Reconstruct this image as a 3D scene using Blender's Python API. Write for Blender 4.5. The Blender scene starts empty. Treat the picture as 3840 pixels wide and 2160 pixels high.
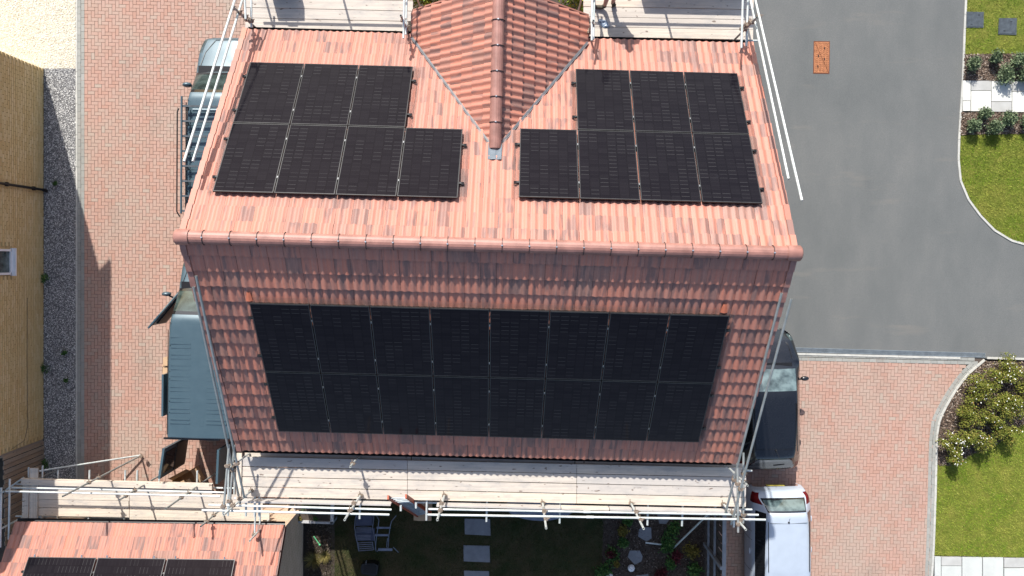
import bpy, math, random
import numpy as np
from mathutils import Vector, Matrix

random.seed(7)
RNG = np.random.default_rng(11)
C = bpy.context.scene
COL = C.collection
R = math.radians

# ---------------------------------------------------------------- camera (a drone hovering 21 m up, looking almost straight down)
H = 21.25
F = 2720.0
RX, RY = .035, .002
_cx, _sx, _cy, _sy = math.cos(RX), math.sin(RX), math.cos(RY), math.sin(RY)
M_RX = Matrix(((1, 0, 0), (0, _cx, -_sx), (0, _sx, _cx)))
M_RY = Matrix(((_cy, 0, _sy), (0, 1, 0), (-_sy, 0, _cy)))
W2C = M_RY @ M_RX
cam_d = bpy.data.cameras.new('camera')
cam = bpy.data.objects.new('camera', cam_d)
COL.objects.link(cam)
cam.matrix_world = Matrix.Translation((0, 0, H)) @ W2C.transposed().to_4x4()
cam_d.sensor_width = 36.0
cam_d.lens = F / 3840 * 36
cam_d.clip_end = 500
C.camera = cam

# ---------------------------------------------------------------- daylight
EL = R(39.8)
AZ = Vector((-.252, .968)).normalized()
SUN = Vector((AZ.x * math.cos(EL), AZ.y * math.cos(EL), math.sin(EL)))
world = bpy.data.worlds.new('World')
C.world = world
world.use_nodes = True
wn = world.node_tree
sky = wn.nodes.new('ShaderNodeTexSky')
sky.sky_type = 'NISHITA'
sky.sun_disc = False
sky.sun_elevation = EL
sky.sun_rotation = math.atan2(AZ.x, AZ.y)
sky.air_density = 1.0
sky.dust_density = 2.0
wn.links.new(sky.outputs[0], wn.nodes['Background'].inputs[0])
wn.nodes['Background'].inputs[1].default_value = .12
sun_d = bpy.data.lights.new('sun', 'SUN')
sun_d.energy = 4.2
sun_d.angle = R(.53)
sun_d.color = (1, .955, .89)
sun = bpy.data.objects.new('sun', sun_d)
COL.objects.link(sun)
sun.rotation_euler = SUN.to_track_quat('Z', 'Y').to_euler()
sun.location = (-10, 30, 40)
C.view_settings.view_transform = 'Standard'
C.view_settings.look = 'None'
C.view_settings.exposure = .78
C.view_settings.gamma = 1
C.view_settings.use_curve_mapping = False


# ---------------------------------------------------------------- helpers
def at(px, py, z=0.0):
    """world point at height z seen at photograph pixel (3840 wide)"""
    d = W2C.transposed() @ Vector(((px - 1920) / F, (1080 - py) / F, -1))
    t = (z - H) / d.z
    return Vector((d.x * t, d.y * t, z))


def wmat(o):
    m = o.matrix_basis.copy()
    if o.parent:
        m = wmat(o.parent) @ o.matrix_parent_inverse @ m
    return m


def put(o, parent):
    COL.objects.link(o)
    if parent is not None:
        o.parent = parent
        o.matrix_parent_inverse = wmat(parent).inverted()
    return o


def tag(o, label=None, cat=None, group=None, kind=None):
    if label: o['label'] = label
    if cat: o['category'] = cat
    if group: o['group'] = group
    if kind: o['kind'] = kind
    return o


def thing(name, loc, label=None, cat=None, group=None, kind=None, rz=0, parent=None):
    o = bpy.data.objects.new(name, None)
    o.empty_display_size = .1
    o.location = loc
    o.rotation_euler = (0, 0, rz)
    put(o, parent)
    return tag(o, label, cat, group, kind)


class MB:
    def __init__(s):
        s.v, s.f, s.uv = [], [], None

    def add(s, vs, fs):
        n = len(s.v)
        s.v += [tuple(p) for p in vs]
        s.f += [tuple(i + n for i in f) for f in fs]
        return s

    def box(s, c, size, m=None, bottom=True):
        hx, hy, hz = size[0] / 2, size[1] / 2, size[2] / 2
        vs = [Vector((x * hx, y * hy, z * hz)) for z in (-1, 1) for x, y in ((-1, -1), (1, -1), (1, 1), (-1, 1))]
        c = Vector(c)
        vs = [c + (m @ p if m else p) for p in vs]
        fs = [(4, 5, 6, 7), (0, 1, 5, 4), (1, 2, 6, 5), (2, 3, 7, 6), (3, 0, 4, 7)]
        if bottom: fs.append((3, 2, 1, 0))
        return s.add(vs, fs)

    def beam(s, p, q, w, h, up=(0, 0, 1)):
        p, q = Vector(p), Vector(q)
        y = (q - p); L = y.length; y.normalize()
        x = y.cross(Vector(up)).normalized()
        z = x.cross(y)
        m = Matrix((x, y, z)).transposed()
        return s.box((p + q) / 2, (w, L, h), m)

    def tube(s, p, q, r, n=8, caps=True, hollow=False):
        p, q = Vector(p), Vector(q)
        d = (q - p).normalized()
        a = d.orthogonal().normalized()
        b = d.cross(a)
        ring = [a * math.cos(2 * math.pi * i / n) + b * math.sin(2 * math.pi * i / n) for i in range(n)]
        vs = [p + e * r for e in ring] + [q + e * r for e in ring]
        fs = [(i, (i + 1) % n, n + (i + 1) % n, n + i) for i in range(n)]
        if hollow:
            k = len(vs)
            L = min(.12, (q - p).length * .3)
            vs += [p + e * r * .8 for e in ring] + [p + d * L + e * r * .8 for e in ring]
            vs += [q + e * r * .8 for e in ring] + [q - d * L + e * r * .8 for e in ring]
            for i in range(n):
                j = (i + 1) % n
                fs += [(i, k + i, k + j, j), (k + i, k + n + i, k + n + j, k + j)]
                fs += [(n + i, n + j, k + 2 * n + j, k + 2 * n + i), (k + 2 * n + i, k + 2 * n + j, k + 3 * n + j, k + 3 * n + i)]
            fs += [tuple(k + n + i for i in range(n)), tuple(k + 3 * n + i for i in reversed(range(n)))]
        elif caps:
            fs += [tuple(reversed(range(n))), tuple(range(n, 2 * n))]
        return s.add(vs, fs)

    def path(s, pts, r, n=6):
        for a, b in zip(pts, pts[1:]):
            s.tube(a, b, r, n)
        return s

    def prism(s, poly, z0, z1):
        n = len(poly)
        vs = [(p[0], p[1], z0) for p in poly] + [(p[0], p[1], z1) for p in poly]
        fs = [tuple(range(n, 2 * n)), tuple(reversed(range(n)))]
        fs += [(i, (i + 1) % n, n + (i + 1) % n, n + i) for i in range(n)]
        return s.add(vs, fs)

    def ball(s, c, r, sc=(1, 1, 1), n=12, m=6):
        vs, fs = [], []
        for i in range(m + 1):
            th = math.pi * i / m
            for j in range(n):
                ph = 2 * math.pi * j / n
                vs.append((c[0] + r * sc[0] * math.sin(th) * math.cos(ph), c[1] + r * sc[1] * math.sin(th) * math.sin(ph), c[2] + r * sc[2] * math.cos(th)))
        for i in range(m):
            for j in range(n):
                k = (j + 1) % n
                fs.append((i * n + j, (i + 1) * n + j, (i + 1) * n + k, i * n + k))
        return s.add(vs, fs)

    def mesh(s, name, mat, off=(0, 0, 0), smooth=False):
        me = bpy.data.meshes.new(name)
        me.from_pydata([(v[0] - off[0], v[1] - off[1], v[2] - off[2]) for v in s.v], [], s.f)
        if mat: me.materials.append(mat)
        if smooth: me.shade_smooth()
        return me

    def build(s, name, mat, parent=None, smooth=False, origin=None):
        a = np.array([tuple(v) for v in s.v])
        lo, hi = a.min(0), a.max(0)
        if origin is None: origin = ((lo[0] + hi[0]) / 2, (lo[1] + hi[1]) / 2, lo[2])
        o = bpy.data.objects.new(name, s.mesh(name, mat, origin, smooth))
        o.location = origin
        return put(o, parent)


def np_mesh(name, V, n, mat, parent=None):
    """one object of many separate n-sided faces; V is (count*n, 3)"""
    V = np.asarray(V, dtype=np.float32).reshape(-1, 3)
    org = np.array([V[:, 0].mean(), V[:, 1].mean(), V[:, 2].min()], dtype=np.float32)
    V = V - org
    me = bpy.data.meshes.new(name)
    me.vertices.add(len(V)); me.vertices.foreach_set('co', V.ravel())
    nf = len(V) // n
    me.loops.add(len(V)); me.loops.foreach_set('vertex_index', np.arange(len(V), dtype=np.int32))
    me.polygons.add(nf)
    me.polygons.foreach_set('loop_start', np.arange(nf, dtype=np.int32) * n)
    me.update(calc_edges=True)
    me.materials.append(mat)
    o = bpy.data.objects.new(name, me)
    o.location = [float(t) for t in org]
    return put(o, parent)


def inside(poly, x, y):
    x, y = np.asarray(x), np.asarray(y)
    r = np.zeros(x.shape, bool)
    n = len(poly)
    for i in range(n):
        x1, y1 = poly[i][0], poly[i][1]; x2, y2 = poly[(i + 1) % n][0], poly[(i + 1) % n][1]
        if y1 == y2: continue
        c = ((y1 > y) != (y2 > y)) & (x < (x2 - x1) * (y - y1) / (y2 - y1) + x1)
        r ^= c
    return r


# ---------------------------------------------------------------- materials
class NT:
    def __init__(s, name, rough=.8, metal=0, spec=.3):
        s.m = bpy.data.materials.new(name)
        s.m.use_nodes = True
        s.t = s.m.node_tree
        s.b = s.t.nodes['Principled BSDF']
        s.set('Roughness', rough); s.set('Metallic', metal); s.set('Specular IOR Level', spec)

    def set(s, k, v):
        s.b.inputs[k].default_value = v

    def n(s, typ, **kw):
        nd = s.t.nodes.new('ShaderNode' + typ)
        for k, v in kw.items():
            if isinstance(k, str) and hasattr(nd, k): setattr(nd, k, v)
        return nd

    def l(s, a, b):
        s.t.links.new(a, b)

    def val(s, x):
        return x

    def math(s, op, a, b=None, c=None):
        nd = s.n('Math'); nd.operation = op
        for i, v in enumerate((a, b, c)):
            if v is None: continue
            if isinstance(v, (int, float)): nd.inputs[i].default_value = v
            else: s.l(v, nd.inputs[i])
        return nd.outputs[0]

    def noise(s, vec, scale=1, detail=3, rough=.55, col=False):
        nd = s.n('TexNoise')
        nd.inputs['Scale'].default_value = scale; nd.inputs['Detail'].default_value = detail; nd.inputs['Roughness'].default_value = rough
        if vec is not None: s.l(vec, nd.inputs['Vector'])
        return nd.outputs[1 if col else 0]

    def pos(s, sc=(1, 1, 1), rz=0):
        g = s.n('NewGeometry')
        mp = s.n('Mapping')
        mp.inputs['Scale'].default_value = sc
        mp.inputs['Rotation'].default_value = (0, 0, rz)
        s.l(g.outputs['Position'], mp.inputs[0])
        return mp.outputs[0]

    def obj(s, sc=(1, 1, 1)):
        g = s.n('TexCoord')
        mp = s.n('Mapping'); mp.inputs['Scale'].default_value = sc
        s.l(g.outputs['Object'], mp.inputs[0])
        return mp.outputs[0]

    def rnd(s, k=0.0):
        """0..1 per piece: works for joined islands and for single copies"""
        g = s.n('NewGeometry'); o = s.n('ObjectInfo')
        cx = s.n('CombineXYZ')
        s.l(g.outputs['Random Per Island'], cx.inputs[0]); s.l(o.outputs['Random'], cx.inputs[1])
        cx.inputs[2].default_value = k
        w = s.n('TexWhiteNoise'); w.noise_dimensions = '3D'
        s.l(cx.outputs[0], w.inputs[0])
        return w.outputs[0]

    def ramp(s, fac, stops, interp='LINEAR'):
        nd = s.n('ValToRGB'); r = nd.color_ramp; r.interpolation = interp
        while len(r.elements) < len(stops): r.elements.new(.5)
        for e, (p, c) in zip(r.elements, stops):
            e.position = p; e.color = (*c, 1)
        s.l(fac, nd.inputs[0])
        return nd.outputs[0]

    def mix(s, fac, a, b, mode='MIX'):
        nd = s.n('Mix'); nd.data_type = 'RGBA'; nd.blend_type = mode
        for i, v in ((0, fac), (6, a), (7, b)):
            if isinstance(v, (int, float)): nd.inputs[i].default_value = v
            elif isinstance(v, tuple): nd.inputs[i].default_value = (*v, 1)
            else: s.l(v, nd.inputs[i])
        return nd.outputs[2]

    def bump(s, h, strength=.3, dist=.01):
        nd = s.n('Bump'); nd.inputs['Strength'].default_value = strength; nd.inputs['Distance'].default_value = dist
        s.l(h, nd.inputs['Height']); s.l(nd.outputs[0], s.b.inputs['Normal'])

    def base(s, c):
        if isinstance(c, tuple): s.b.inputs['Base Color'].default_value = (*c, 1)
        else: s.l(c, s.b.inputs['Base Color'])
        return s


def plain(name, c, rough=.6, metal=0, spec=.4, var=.18, scale=6, bump=0):
    t = NT(name, rough, metal, spec)
    nz = t.noise(t.pos(), scale, 4)
    lo = tuple(x * (1 - var) for x in c); hi = tuple(min(1, x * (1 + var)) for x in c)
    t.base(t.ramp(nz, [(.3, lo), (.7, hi)]))
    if bump: t.bump(t.noise(t.pos(), scale * 12, 3), bump, .004)
    return t.m


def m_tile():
    t = NT('roof_tile', .62, 0, .6)
    uv = t.n('UVMap')
    mp = t.n('Mapping'); mp.inputs['Scale'].default_value = (8.5, 1.1, 1)
    t.l(uv.outputs[0], mp.inputs[0])
    r = t.rnd()
    add = t.n('VectorMath'); add.operation = 'ADD'
    cx = t.n('CombineXYZ'); t.l(t.math('MULTIPLY', r, 37.0), cx.inputs[0]); t.l(t.math('MULTIPLY', r, 91.0), cx.inputs[1])
    t.l(mp.outputs[0], add.inputs[0]); t.l(cx.outputs[0], add.inputs[1])
    st = t.noise(add.outputs[0], 1.0, 3, .55)
    base = t.ramp(t.rnd(3.0), [(0, (.43, .140, .084)), (.5, (.385, .132, .084)), (.86, (.33, .124, .083)), (1, (.19, .10, .077))])
    k = t.math('MULTIPLY_ADD', t.rnd(5.0), .25, .40)
    f = t.math('SMOOTH_MIN', t.math('MAXIMUM', t.math('MULTIPLY', t.math('SUBTRACT', st, t.math('SUBTRACT', 1.05, k)), 8.0), 0.0), 1.0, .1)
    mp2 = t.n('Mapping'); mp2.inputs['Scale'].default_value = (3.0, .8, 1)
    t.l(add.outputs[0], mp2.inputs[0])
    fs_ = t.noise(mp2.outputs[0], 1.0, 3, .6)
    base = t.mix(t.ramp(fs_, [(.42, (0, 0, 0)), (.62, (.5, .5, .5))]), base, (.32, .19, .152))
    c = t.mix(t.math('MULTIPLY', f, .86), base, (.075, .058, .058))
    fine = t.noise(t.pos(), 160, 3, .7)
    big = t.noise(t.pos(), .9, 3)
    c = t.mix(t.ramp(fine, [(.3, (0, 0, 0)), (.75, (.4, .4, .4))]), c, (.5, .25, .19))
    c = t.mix(t.ramp(big, [(.35, (.0, .0, .0)), (.7, (.22, .22, .22))]), c, (.45, .165, .11))
    t.base(c)
    t.bump(fine, .25, .003)
    return t.m


def m_paver(name, stops, grey):
    t = NT(name, .85, 0, .2)
    c = t.ramp(t.rnd(), stops)
    big = t.noise(t.pos((1, .8, 1)), .55, 4, .6)
    c = t.mix(t.ramp(t.math('ADD', t.math('MULTIPLY', big, .8), t.math('MULTIPLY', t.rnd(4.0), .12)), [(.38, (0, 0, 0)), (.60, (.7, .7, .7))]), c, grey)
    fine = t.noise(t.pos(), 70, 3, .7)
    c = t.mix(t.ramp(fine, [(.3, (0, 0, 0)), (.8, (.35, .35, .35))]), c, (.45, .36, .30))
    stn = t.noise(t.pos((1, .5, 1)), .8, 5, .65)
    c = t.mix(t.ramp(stn, [(.56, (0, 0, 0)), (.72, (.5, .5, .5))]), c, (.25, .19, .155))
    t.base(c)
    t.bump(fine, .3, .004)
    return t.m


def m_wood(name, along='x', c0=(.62, .545, .455), c1=(.47, .405, .335), grey=(.38, .37, .365)):
    t = NT(name, .8, 0, .2)
    sc = (.9, 26, 26) if along == 'x' else (26, .9, 26)
    if along == 'z': sc = (26, 26, .9)
    g = t.noise(t.pos(sc), 1, 4, .6)
    c = t.ramp(g, [(.3, c1), (.62, c0)])
    c = t.mix(t.ramp(t.rnd(), [(.35, (0, 0, 0)), (1, (.75, .75, .75))]), c, grey)
    st = t.noise(t.pos((1, 2.5, 1)), 2.3, 5, .7)
    c = t.mix(t.ramp(st, [(.48, (0, 0, 0)), (.68, (.5, .5, .5))]), c, tuple(x * .8 for x in grey))
    kn = t.noise(t.pos((4, 9, 4)), 1.7, 1)
    c = t.mix(t.ramp(kn, [(.70, (0, 0, 0)), (.75, (.8, .8, .8))]), c, (.14, .10, .08))
    t.base(c)
    t.bump(g, .25, .004)
    return t.m


def m_ground(name, stops, scale=3, fscale=60, famt=.4, fcol=(.1, .1, .1), bump=.4, bd=.01, rough=.9):
    t = NT(name, rough, 0, .2)
    c = t.ramp(t.noise(t.pos(), scale, 5, .6), stops)
    fine = t.noise(t.pos(), fscale, 4, .7)
    c = t.mix(t.ramp(fine, [(.4, (0, 0, 0)), (.7, (famt,) * 3)]), c, fcol)
    t.base(c)
    t.bump(fine, bump, bd)
    return t.m


def m_island(name, stops, rough=.8, spec=.25, trans=0, pscale=0, pcol=None):
    t = NT(name, rough, 0, spec)
    c = t.ramp(t.rnd(), stops)
    if pscale:
        c = t.mix(t.ramp(t.noise(t.pos(), pscale, 3, .6), [(.42, (0, 0, 0)), (.62, (.8, .8, .8))]), c, pcol)
        c = t.mix(t.ramp(t.noise(t.pos((1, 1, 0)), pscale * 3.3, 4, .65), [(.5, (0, 0, 0)), (.66, (.6, .6, .6))]), c, tuple(x * .42 for x in stops[1][1]))
    t.base(c)
    return t.m


def m_panel(cols, rows):
    t = NT('solar_glass', .08, 0, .09)
    t.set('Specular Tint', (1, .78, .74, 1))
    uv = t.n('UVMap')
    sep = t.n('SeparateXYZ'); t.l(uv.outputs[0], sep.inputs[0])
    gx = t.math('MULTIPLY', sep.outputs[0], cols); gy = t.math('MULTIPLY', sep.outputs[1], rows)
    fx = t.math('FRACT', gx); fy = t.math('FRACT', gy)
    ix = t.math('FLOOR', gx); iy = t.math('FLOOR', gy)
    lx = t.math('LESS_THAN', fx, .035); ly = t.math('LESS_THAN', fy, .13)
    # busbar glints painted into the cell colour, varying by block of cells
    cx = t.n('CombineXYZ'); t.l(ix, cx.inputs[0]); t.l(t.math('FLOOR', t.math('DIVIDE', iy, 3)), cx.inputs[1])
    oi = t.n('ObjectInfo'); t.l(t.math('MULTIPLY', oi.outputs['Random'], 50), cx.inputs[2])
    w = t.n('TexWhiteNoise'); t.l(cx.outputs[0], w.inputs[0])
    cx2 = t.n('CombineXYZ'); t.l(ix, cx2.inputs[0]); t.l(iy, cx2.inputs[1]); t.l(oi.outputs['Random'], cx2.inputs[2])
    w2 = t.n('TexWhiteNoise'); t.l(cx2.outputs[0], w2.inputs[0])
    c = t.ramp(w2.outputs[0], [(0, (.0065, .006, .0085)), (1, (.0095, .0088, .0115))])
    gl = t.math('MULTIPLY', ly, t.ramp(w.outputs[0], [(.45, (.12, .12, .12)), (.8, (1, 1, 1))]))
    inn = t.math('MULTIPLY', t.math('GREATER_THAN', fx, .12), t.math('LESS_THAN', fx, .93))
    c = t.mix(t.math('MULTIPLY', gl, inn), c, (.030, .030, .032))
    c = t.mix(lx, c, (.004, .004, .005))
    sm = t.noise(t.pos(), 2.4, 5, .7)
    c = t.mix(t.ramp(sm, [(.66, (0, 0, 0)), (.82, (.22, .22, .22))]), c, (.04, .045, .06))
    t.base(c)
    t.l(t.ramp(sm, [(.4, (.07, .07, .07)), (.75, (.13, .13, .13))]), t.b.inputs['Roughness'])
    return t.m


def m_tube(k=1.0):
    t = NT('galvanised_tube', .5, .35, .5)
    a = t.noise(t.pos(), 5, 4, .6)
    c = t.ramp(a, [(.3, (.42 * k, .47 * k, .45 * k)), (.55, (.56 * k, .59 * k, .57 * k)), (.8, (.68 * k, .69 * k, .67 * k))])
    b = t.noise(t.pos(), 17, 3, .6)
    c = t.mix(t.ramp(b, [(.64, (0, 0, 0)), (.76, (.6, .6, .6))]), c, (.33, .25, .19))
    t.base(c)
    return t.m


def m_paint(name, c, rough=.3, coat=.7, metal=.3):
    t = NT(name, rough, metal, .5)
    t.set('Coat Weight', coat); t.set('Coat Roughness', .06)
    n = t.noise(t.pos(), 4, 5, .6)
    t.base(t.ramp(n, [(.3, tuple(x * .93 for x in c)), (.7, c)]))
    t.l(t.ramp(n, [(.3, (rough,) * 3), (.8, (rough * 1.4,) * 3)]), t.b.inputs['Roughness'])
    return t.m


def m_brick(name):
    t = NT(name, .88, 0, .2)
    c = t.ramp(t.rnd(), [(0, (.56, .405, .19)), (.5, (.62, .47, .235)), (1, (.67, .53, .30))])
    s = t.noise(t.pos(), .7, 4)
    c = t.mix(t.ramp(s, [(.35, (0, 0, 0)), (.7, (.5, .5, .5))]), c, (.58, .48, .25))
    fine = t.noise(t.pos(), 60, 3)
    c = t.mix(t.ramp(fine, [(.4, (0, 0, 0)), (.8, (.3, .3, .3))]), c, (.42, .31, .15))
    t.base(c); t.bump(fine, .25, .004)
    return t.m


MT = {}
MT['tile'] = m_tile()
MT['ridge'] = plain('ridge_tile', (.29, .14, .112), .52, 0, .5, .25, 4, .3)
MT['under'] = plain('dark_underlay', (.03, .02, .018), .9)
MT['paver'] = m_paver('red_paver', [(0, (.355, .195, .147)), (.4, (.385, .222, .172)), (.8, (.38, .23, .185)), (.95, (.37, .25, .20)), (1, (.345, .275, .225))], (.335, .27, .222))
MT['sett'] = m_paver('grey_sett', [(0, (.215, .235, .225)), (.5, (.25, .27, .255)), (1, (.29, .305, .29))], (.24, .25, .23))
MT['sand'] = m_ground('jointing_sand', [(.3, (.055, .042, .034)), (.7, (.095, .072, .058))])
MT['kerb'] = m_ground('pale_kerb', [(.3, (.38, .38, .35)), (.7, (.52, .51, .47))], 4, 80, .3, (.3, .3, .27))
MT['asphalt'] = m_ground('asphalt', [(.3, (.126, .134, .131)), (.5, (.148, .154, .150)), (.72, (.172, .176, .168))], .8, 140, .6, (.075, .082, .085), .5, .006)
t = NT('asphalt', .9, 0, .2)
_a = t.ramp(t.noise(t.pos((1, .45, 1)), 1.1, 6, .62), [(.3, (.124, .131, .128)), (.5, (.150, .155, .150)), (.72, (.180, .181, .172))])
_a = t.mix(t.ramp(t.noise(t.pos(), 26, 4, .75), [(.38, (0, 0, 0)), (.62, (.42, .42, .42))]), _a, (.095, .10, .10))
_a = t.mix(t.ramp(t.noise(t.pos(), 190, 3, .75), [(.42, (0, 0, 0)), (.6, (.55, .55, .55))]), _a, (.075, .082, .085))
_a = t.mix(t.ramp(t.noise(t.pos(), 260, 2, .8), [(.6, (0, 0, 0)), (.7, (.6, .6, .6))]), _a, (.30, .30, .28))
_a = t.mix(t.ramp(t.noise(t.pos((.25, 1.4, 1)), 1.3, 4, .6), [(.6, (0, 0, 0)), (.74, (.5, .5, .5))]), _a, (.185, .17, .15))
t.base(_a); t.bump(t.noise(t.pos(), 190, 3, .75), .6, .006)
MT['asphalt'] = t.m
MT['soil'] = m_ground('soil', [(.3, (.05, .04, .03)), (.7, (.09, .07, .055))], 5)
MT['bark_base'] = m_ground('bark_bed', [(.3, (.045, .032, .024)), (.7, (.09, .068, .052))], 9)
MT['bark'] = m_island('bark_chip', [(0, (.05, .032, .022)), (.5, (.13, .09, .065)), (.85, (.24, .18, .14)), (1, (.5, .44, .37))])
MT['lawn_base'] = m_ground('lawn_soil', [(.3, (.10, .145, .015)), (.7, (.19, .19, .035))], 2.2, 40, .5, (.07, .055, .02))
MT['grass'] = m_island('grass', [(0, (.09, .19, .010)), (.5, (.17, .29, .018)), (.85, (.30, .37, .035)), (1, (.52, .45, .15))], .75, .2, 0, .9, (.36, .36, .075))
MT['grass_shaded'] = m_island('shaded_grass', [(0, (.022, .042, .010)), (.5, (.04, .062, .016)), (.85, (.07, .078, .024)), (1, (.13, .105, .05))], .8, .15, 0, 1.5, (.115, .085, .045))  # darker copy of grass: the house's shade is put into its colour
MT['lawn_shaded'] = m_ground('shaded_lawn_soil', [(.35, (.025, .038, .012)), (.65, (.075, .058, .03))], 1.6, 40, .5, (.02, .02, .01))  # darker copy of the lawn base, with garden shade in its colour
MT['white_gravel'] = m_island('cream_gravel', [(0, (.40, .35, .26)), (.2, (.62, .57, .46)), (.6, (.74, .70, .59)), (1, (.84, .81, .72))], .7)
MT['grey_gravel'] = m_island('slate_chipping', [(0, (.14, .14, .138)), (.3, (.30, .30, .295)), (.8, (.52, .515, .50)), (1, (.85, .84, .80))], .7)
MT['white_gravel_base'] = m_ground('cream_gravel_bed', [(.3, (.56, .51, .40)), (.7, (.70, .65, .53))], 6, 60, .5, (.42, .36, .27))
MT['grey_gravel_base'] = m_ground('slate_bed', [(.3, (.10, .10, .105)), (.7, (.18, .18, .182))], 6)
MT['wood'] = m_wood('scaffold_board_wood')
MT['wood_y'] = m_wood('scaffold_board_wood_cross', 'y')
MT['fence'] = m_wood('fence_wood', 'z', (.36, .285, .205), (.25, .19, .14), (.27, .24, .205))
MT['fence_tan'] = m_wood('fence_wood_tan', 'z', (.42, .27, .16), (.30, .18, .10), (.28, .21, .15))
MT['fence_dark'] = m_wood('fence_wood_dark', 'z', (.10, .075, .058), (.06, .045, .035), (.08, .07, .062))
MT['rail_grey'] = plain('weathered_rail', (.21, .22, .235), .8)
MT['tube'] = m_tube()
MT['tube_dull'] = m_tube(.55)
MT['coupler'] = plain('rusty_coupler', (.24, .19, .15), .6, .5, .4, .5, 40)
MT['glass_panel'] = m_panel(6, 18)
MT['panel_frame'] = plain('black_frame', (.034, .035, .037), .4, .5)
MT['alu'] = plain('bare_aluminium', (.55, .56, .57), .35, .8)
MT['clamp'] = plain('clamp_metal', (.20, .21, .22), .5, .6)
MT['mesh'] = plain('bird_mesh_wire', (.12, .09, .085), .6)
MT['black'] = plain('black_plastic', (.012, .012, .013), .4)
MT['rubber'] = plain('tyre_rubber', (.02, .02, .021), .8)
MT['lead'] = plain('lead_sheet', (.13, .155, .18), .7, 0, .3, .15, 12, .3)
MT['valley'] = plain('valley_strip', (.10, .105, .115), .4, 0, .5)
MT['clip'] = plain('ridge_clip', (.035, .03, .03), .5)
MT['screw'] = plain('steel_screw', (.7, .72, .72), .3, .8)
MT['brick'] = m_brick('buff_brick')
MT['mortar'] = plain('mortar', (.47, .36, .18), .9)
t = NT('brown_brick', .9, 0, .2)
_bk = t.n('TexBrick'); _bk.inputs['Scale'].default_value = 1.0
_bk.inputs['Brick Width'].default_value = .225; _bk.inputs['Row Height'].default_value = .075; _bk.inputs['Mortar Size'].default_value = .007
_bk.inputs['Color1'].default_value = (.52, .38, .27, 1); _bk.inputs['Color2'].default_value = (.62, .46, .34, 1); _bk.inputs['Mortar'].default_value = (.36, .27, .2, 1)
_g = t.n('NewGeometry'); _s = t.n('SeparateXYZ'); _c = t.n('CombineXYZ')
t.l(_g.outputs['Position'], _s.inputs[0]); t.l(t.math('ADD', _s.outputs[0], _s.outputs[1]), _c.inputs[0]); t.l(_s.outputs[2], _c.inputs[1]); t.l(_c.outputs[0], _bk.inputs['Vector'])
t.l(_bk.outputs[0], t.b.inputs['Base Color'])
MT['brown_brick'] = t.m
MT['redbrick'] = plain('red_brick_wall', (.30, .13, .09), .85)
MT['white'] = plain('white_upvc', (.75, .76, .77), .4, 0, .5, .06)
MT['van'] = m_paint('blue_grey_paint', (.058, .10, .124), .36, .4, .2)
MT['car_black'] = m_paint('black_paint', (.008, .009, .012), .24, .7, .1)
MT['car_silver'] = m_paint('silver_white_paint', (.43, .49, .565), .36, .6, .15)
t = NT('sky_toned_glass', .05, 0, .9); t.base(t.ramp(t.noise(t.pos(), 2.6, 4, .6), [(.38, (.018, .032, .034)), (.62, (.13, .18, .185))])); MT['glass'] = t.m  # pale teal patches paint sky reflections into the glass colour
t = NT('van_glass', .05, 0, .8); t.base(t.ramp(t.noise(t.pos(), 2.6, 4, .6), [(.35, (.008, .016, .015)), (.65, (.05, .075, .07))])); MT['van_glass'] = t.m
t = NT('dark_glass', .06, 0, .8); t.base((.010, .011, .013)); MT['dark_glass'] = t.m
MT['red_lens'] = plain('red_lens', (.10, .004, .006), .15, 0, .5)
MT['rim'] = plain('alloy_rim', (.35, .36, .37), .35, .7)
MT['card'] = plain('cardboard', (.44, .30, .185), .85, 0, .2, .12, 5)
MT['orange'] = plain('ladder_orange', (.36, .07, .028), .55, 0, .4, .15)
MT['rust'] = plain('rusty_iron', (.36, .15, .07), .8, .1, .3, .3, 25, .4)
MT['rust_dark'] = plain('rusty_groove', (.14, .05, .025), .9)
MT['tile_orange'] = plain('new_orange_tile', (.40, .12, .065), .7)
MT['cover'] = plain('slate_black_cover', (.055, .068, .08), .6, 0, .4, .3, 14, .4)
MT['slab_w'] = m_ground('cream_slab', [(.3, (.55, .55, .50)), (.7, (.66, .66, .61))], 3, 90, .25, (.42, .42, .4))
MT['slab_m'] = m_ground('pale_grey_slab', [(.3, (.43, .45, .43)), (.7, (.50, .52, .49))], 3, 90, .25, (.36, .37, .36))
MT['slab_g'] = m_ground('grey_slab', [(.3, (.36, .36, .34)), (.7, (.45, .45, .43))], 3, 90, .25, (.3, .3, .3))
MT['stone'] = m_ground('stepping_stone', [(.3, (.16, .165, .175)), (.7, (.22, .225, .235))], 4, 90, .3, (.2, .2, .22))
MT['grate'] = plain('galvanised_grate', (.38, .43, .45), .4, .6)
MT['cloth_black'] = plain('black_cloth', (.012, .012, .014), .9)
MT['skin'] = plain('skin', (.50, .30, .22), .6, 0, .4, .05)
MT['boot'] = plain('brown_boot', (.075, .065, .045), .8)
MT['chair'] = plain('chair_frame', (.17, .19, .24), .45, .3)
MT['chair_cloth'] = plain('chair_cloth', (.07, .08, .12), .9)
MT['ball'] = plain('white_ball', (.7, .7, .7), .5)
MT['green'] = plain('green_plastic', (.10, .42, .20), .5)
MT['bag'] = plain('blue_plastic_bag', (.25, .32, .40), .3, 0, .6, .5, 30)
MT['lav'] = m_island('lavender_leaf', [(0, (.06, .09, .045)), (.6, (.13, .18, .09)), (1, (.24, .29, .17))])
MT['shrub'] = m_island('shrub_leaf', [(0, (.07, .09, .012)), (.4, (.16, .18, .025)), (.75, (.24, .21, .05)), (.93, (.13, .20, .03)), (1, (.32, .17, .06))])
MT['bush'] = m_island('bush_leaf', [(0, (.05, .10, .01)), (.6, (.14, .22, .03)), (1, (.45, .45, .05))])
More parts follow.
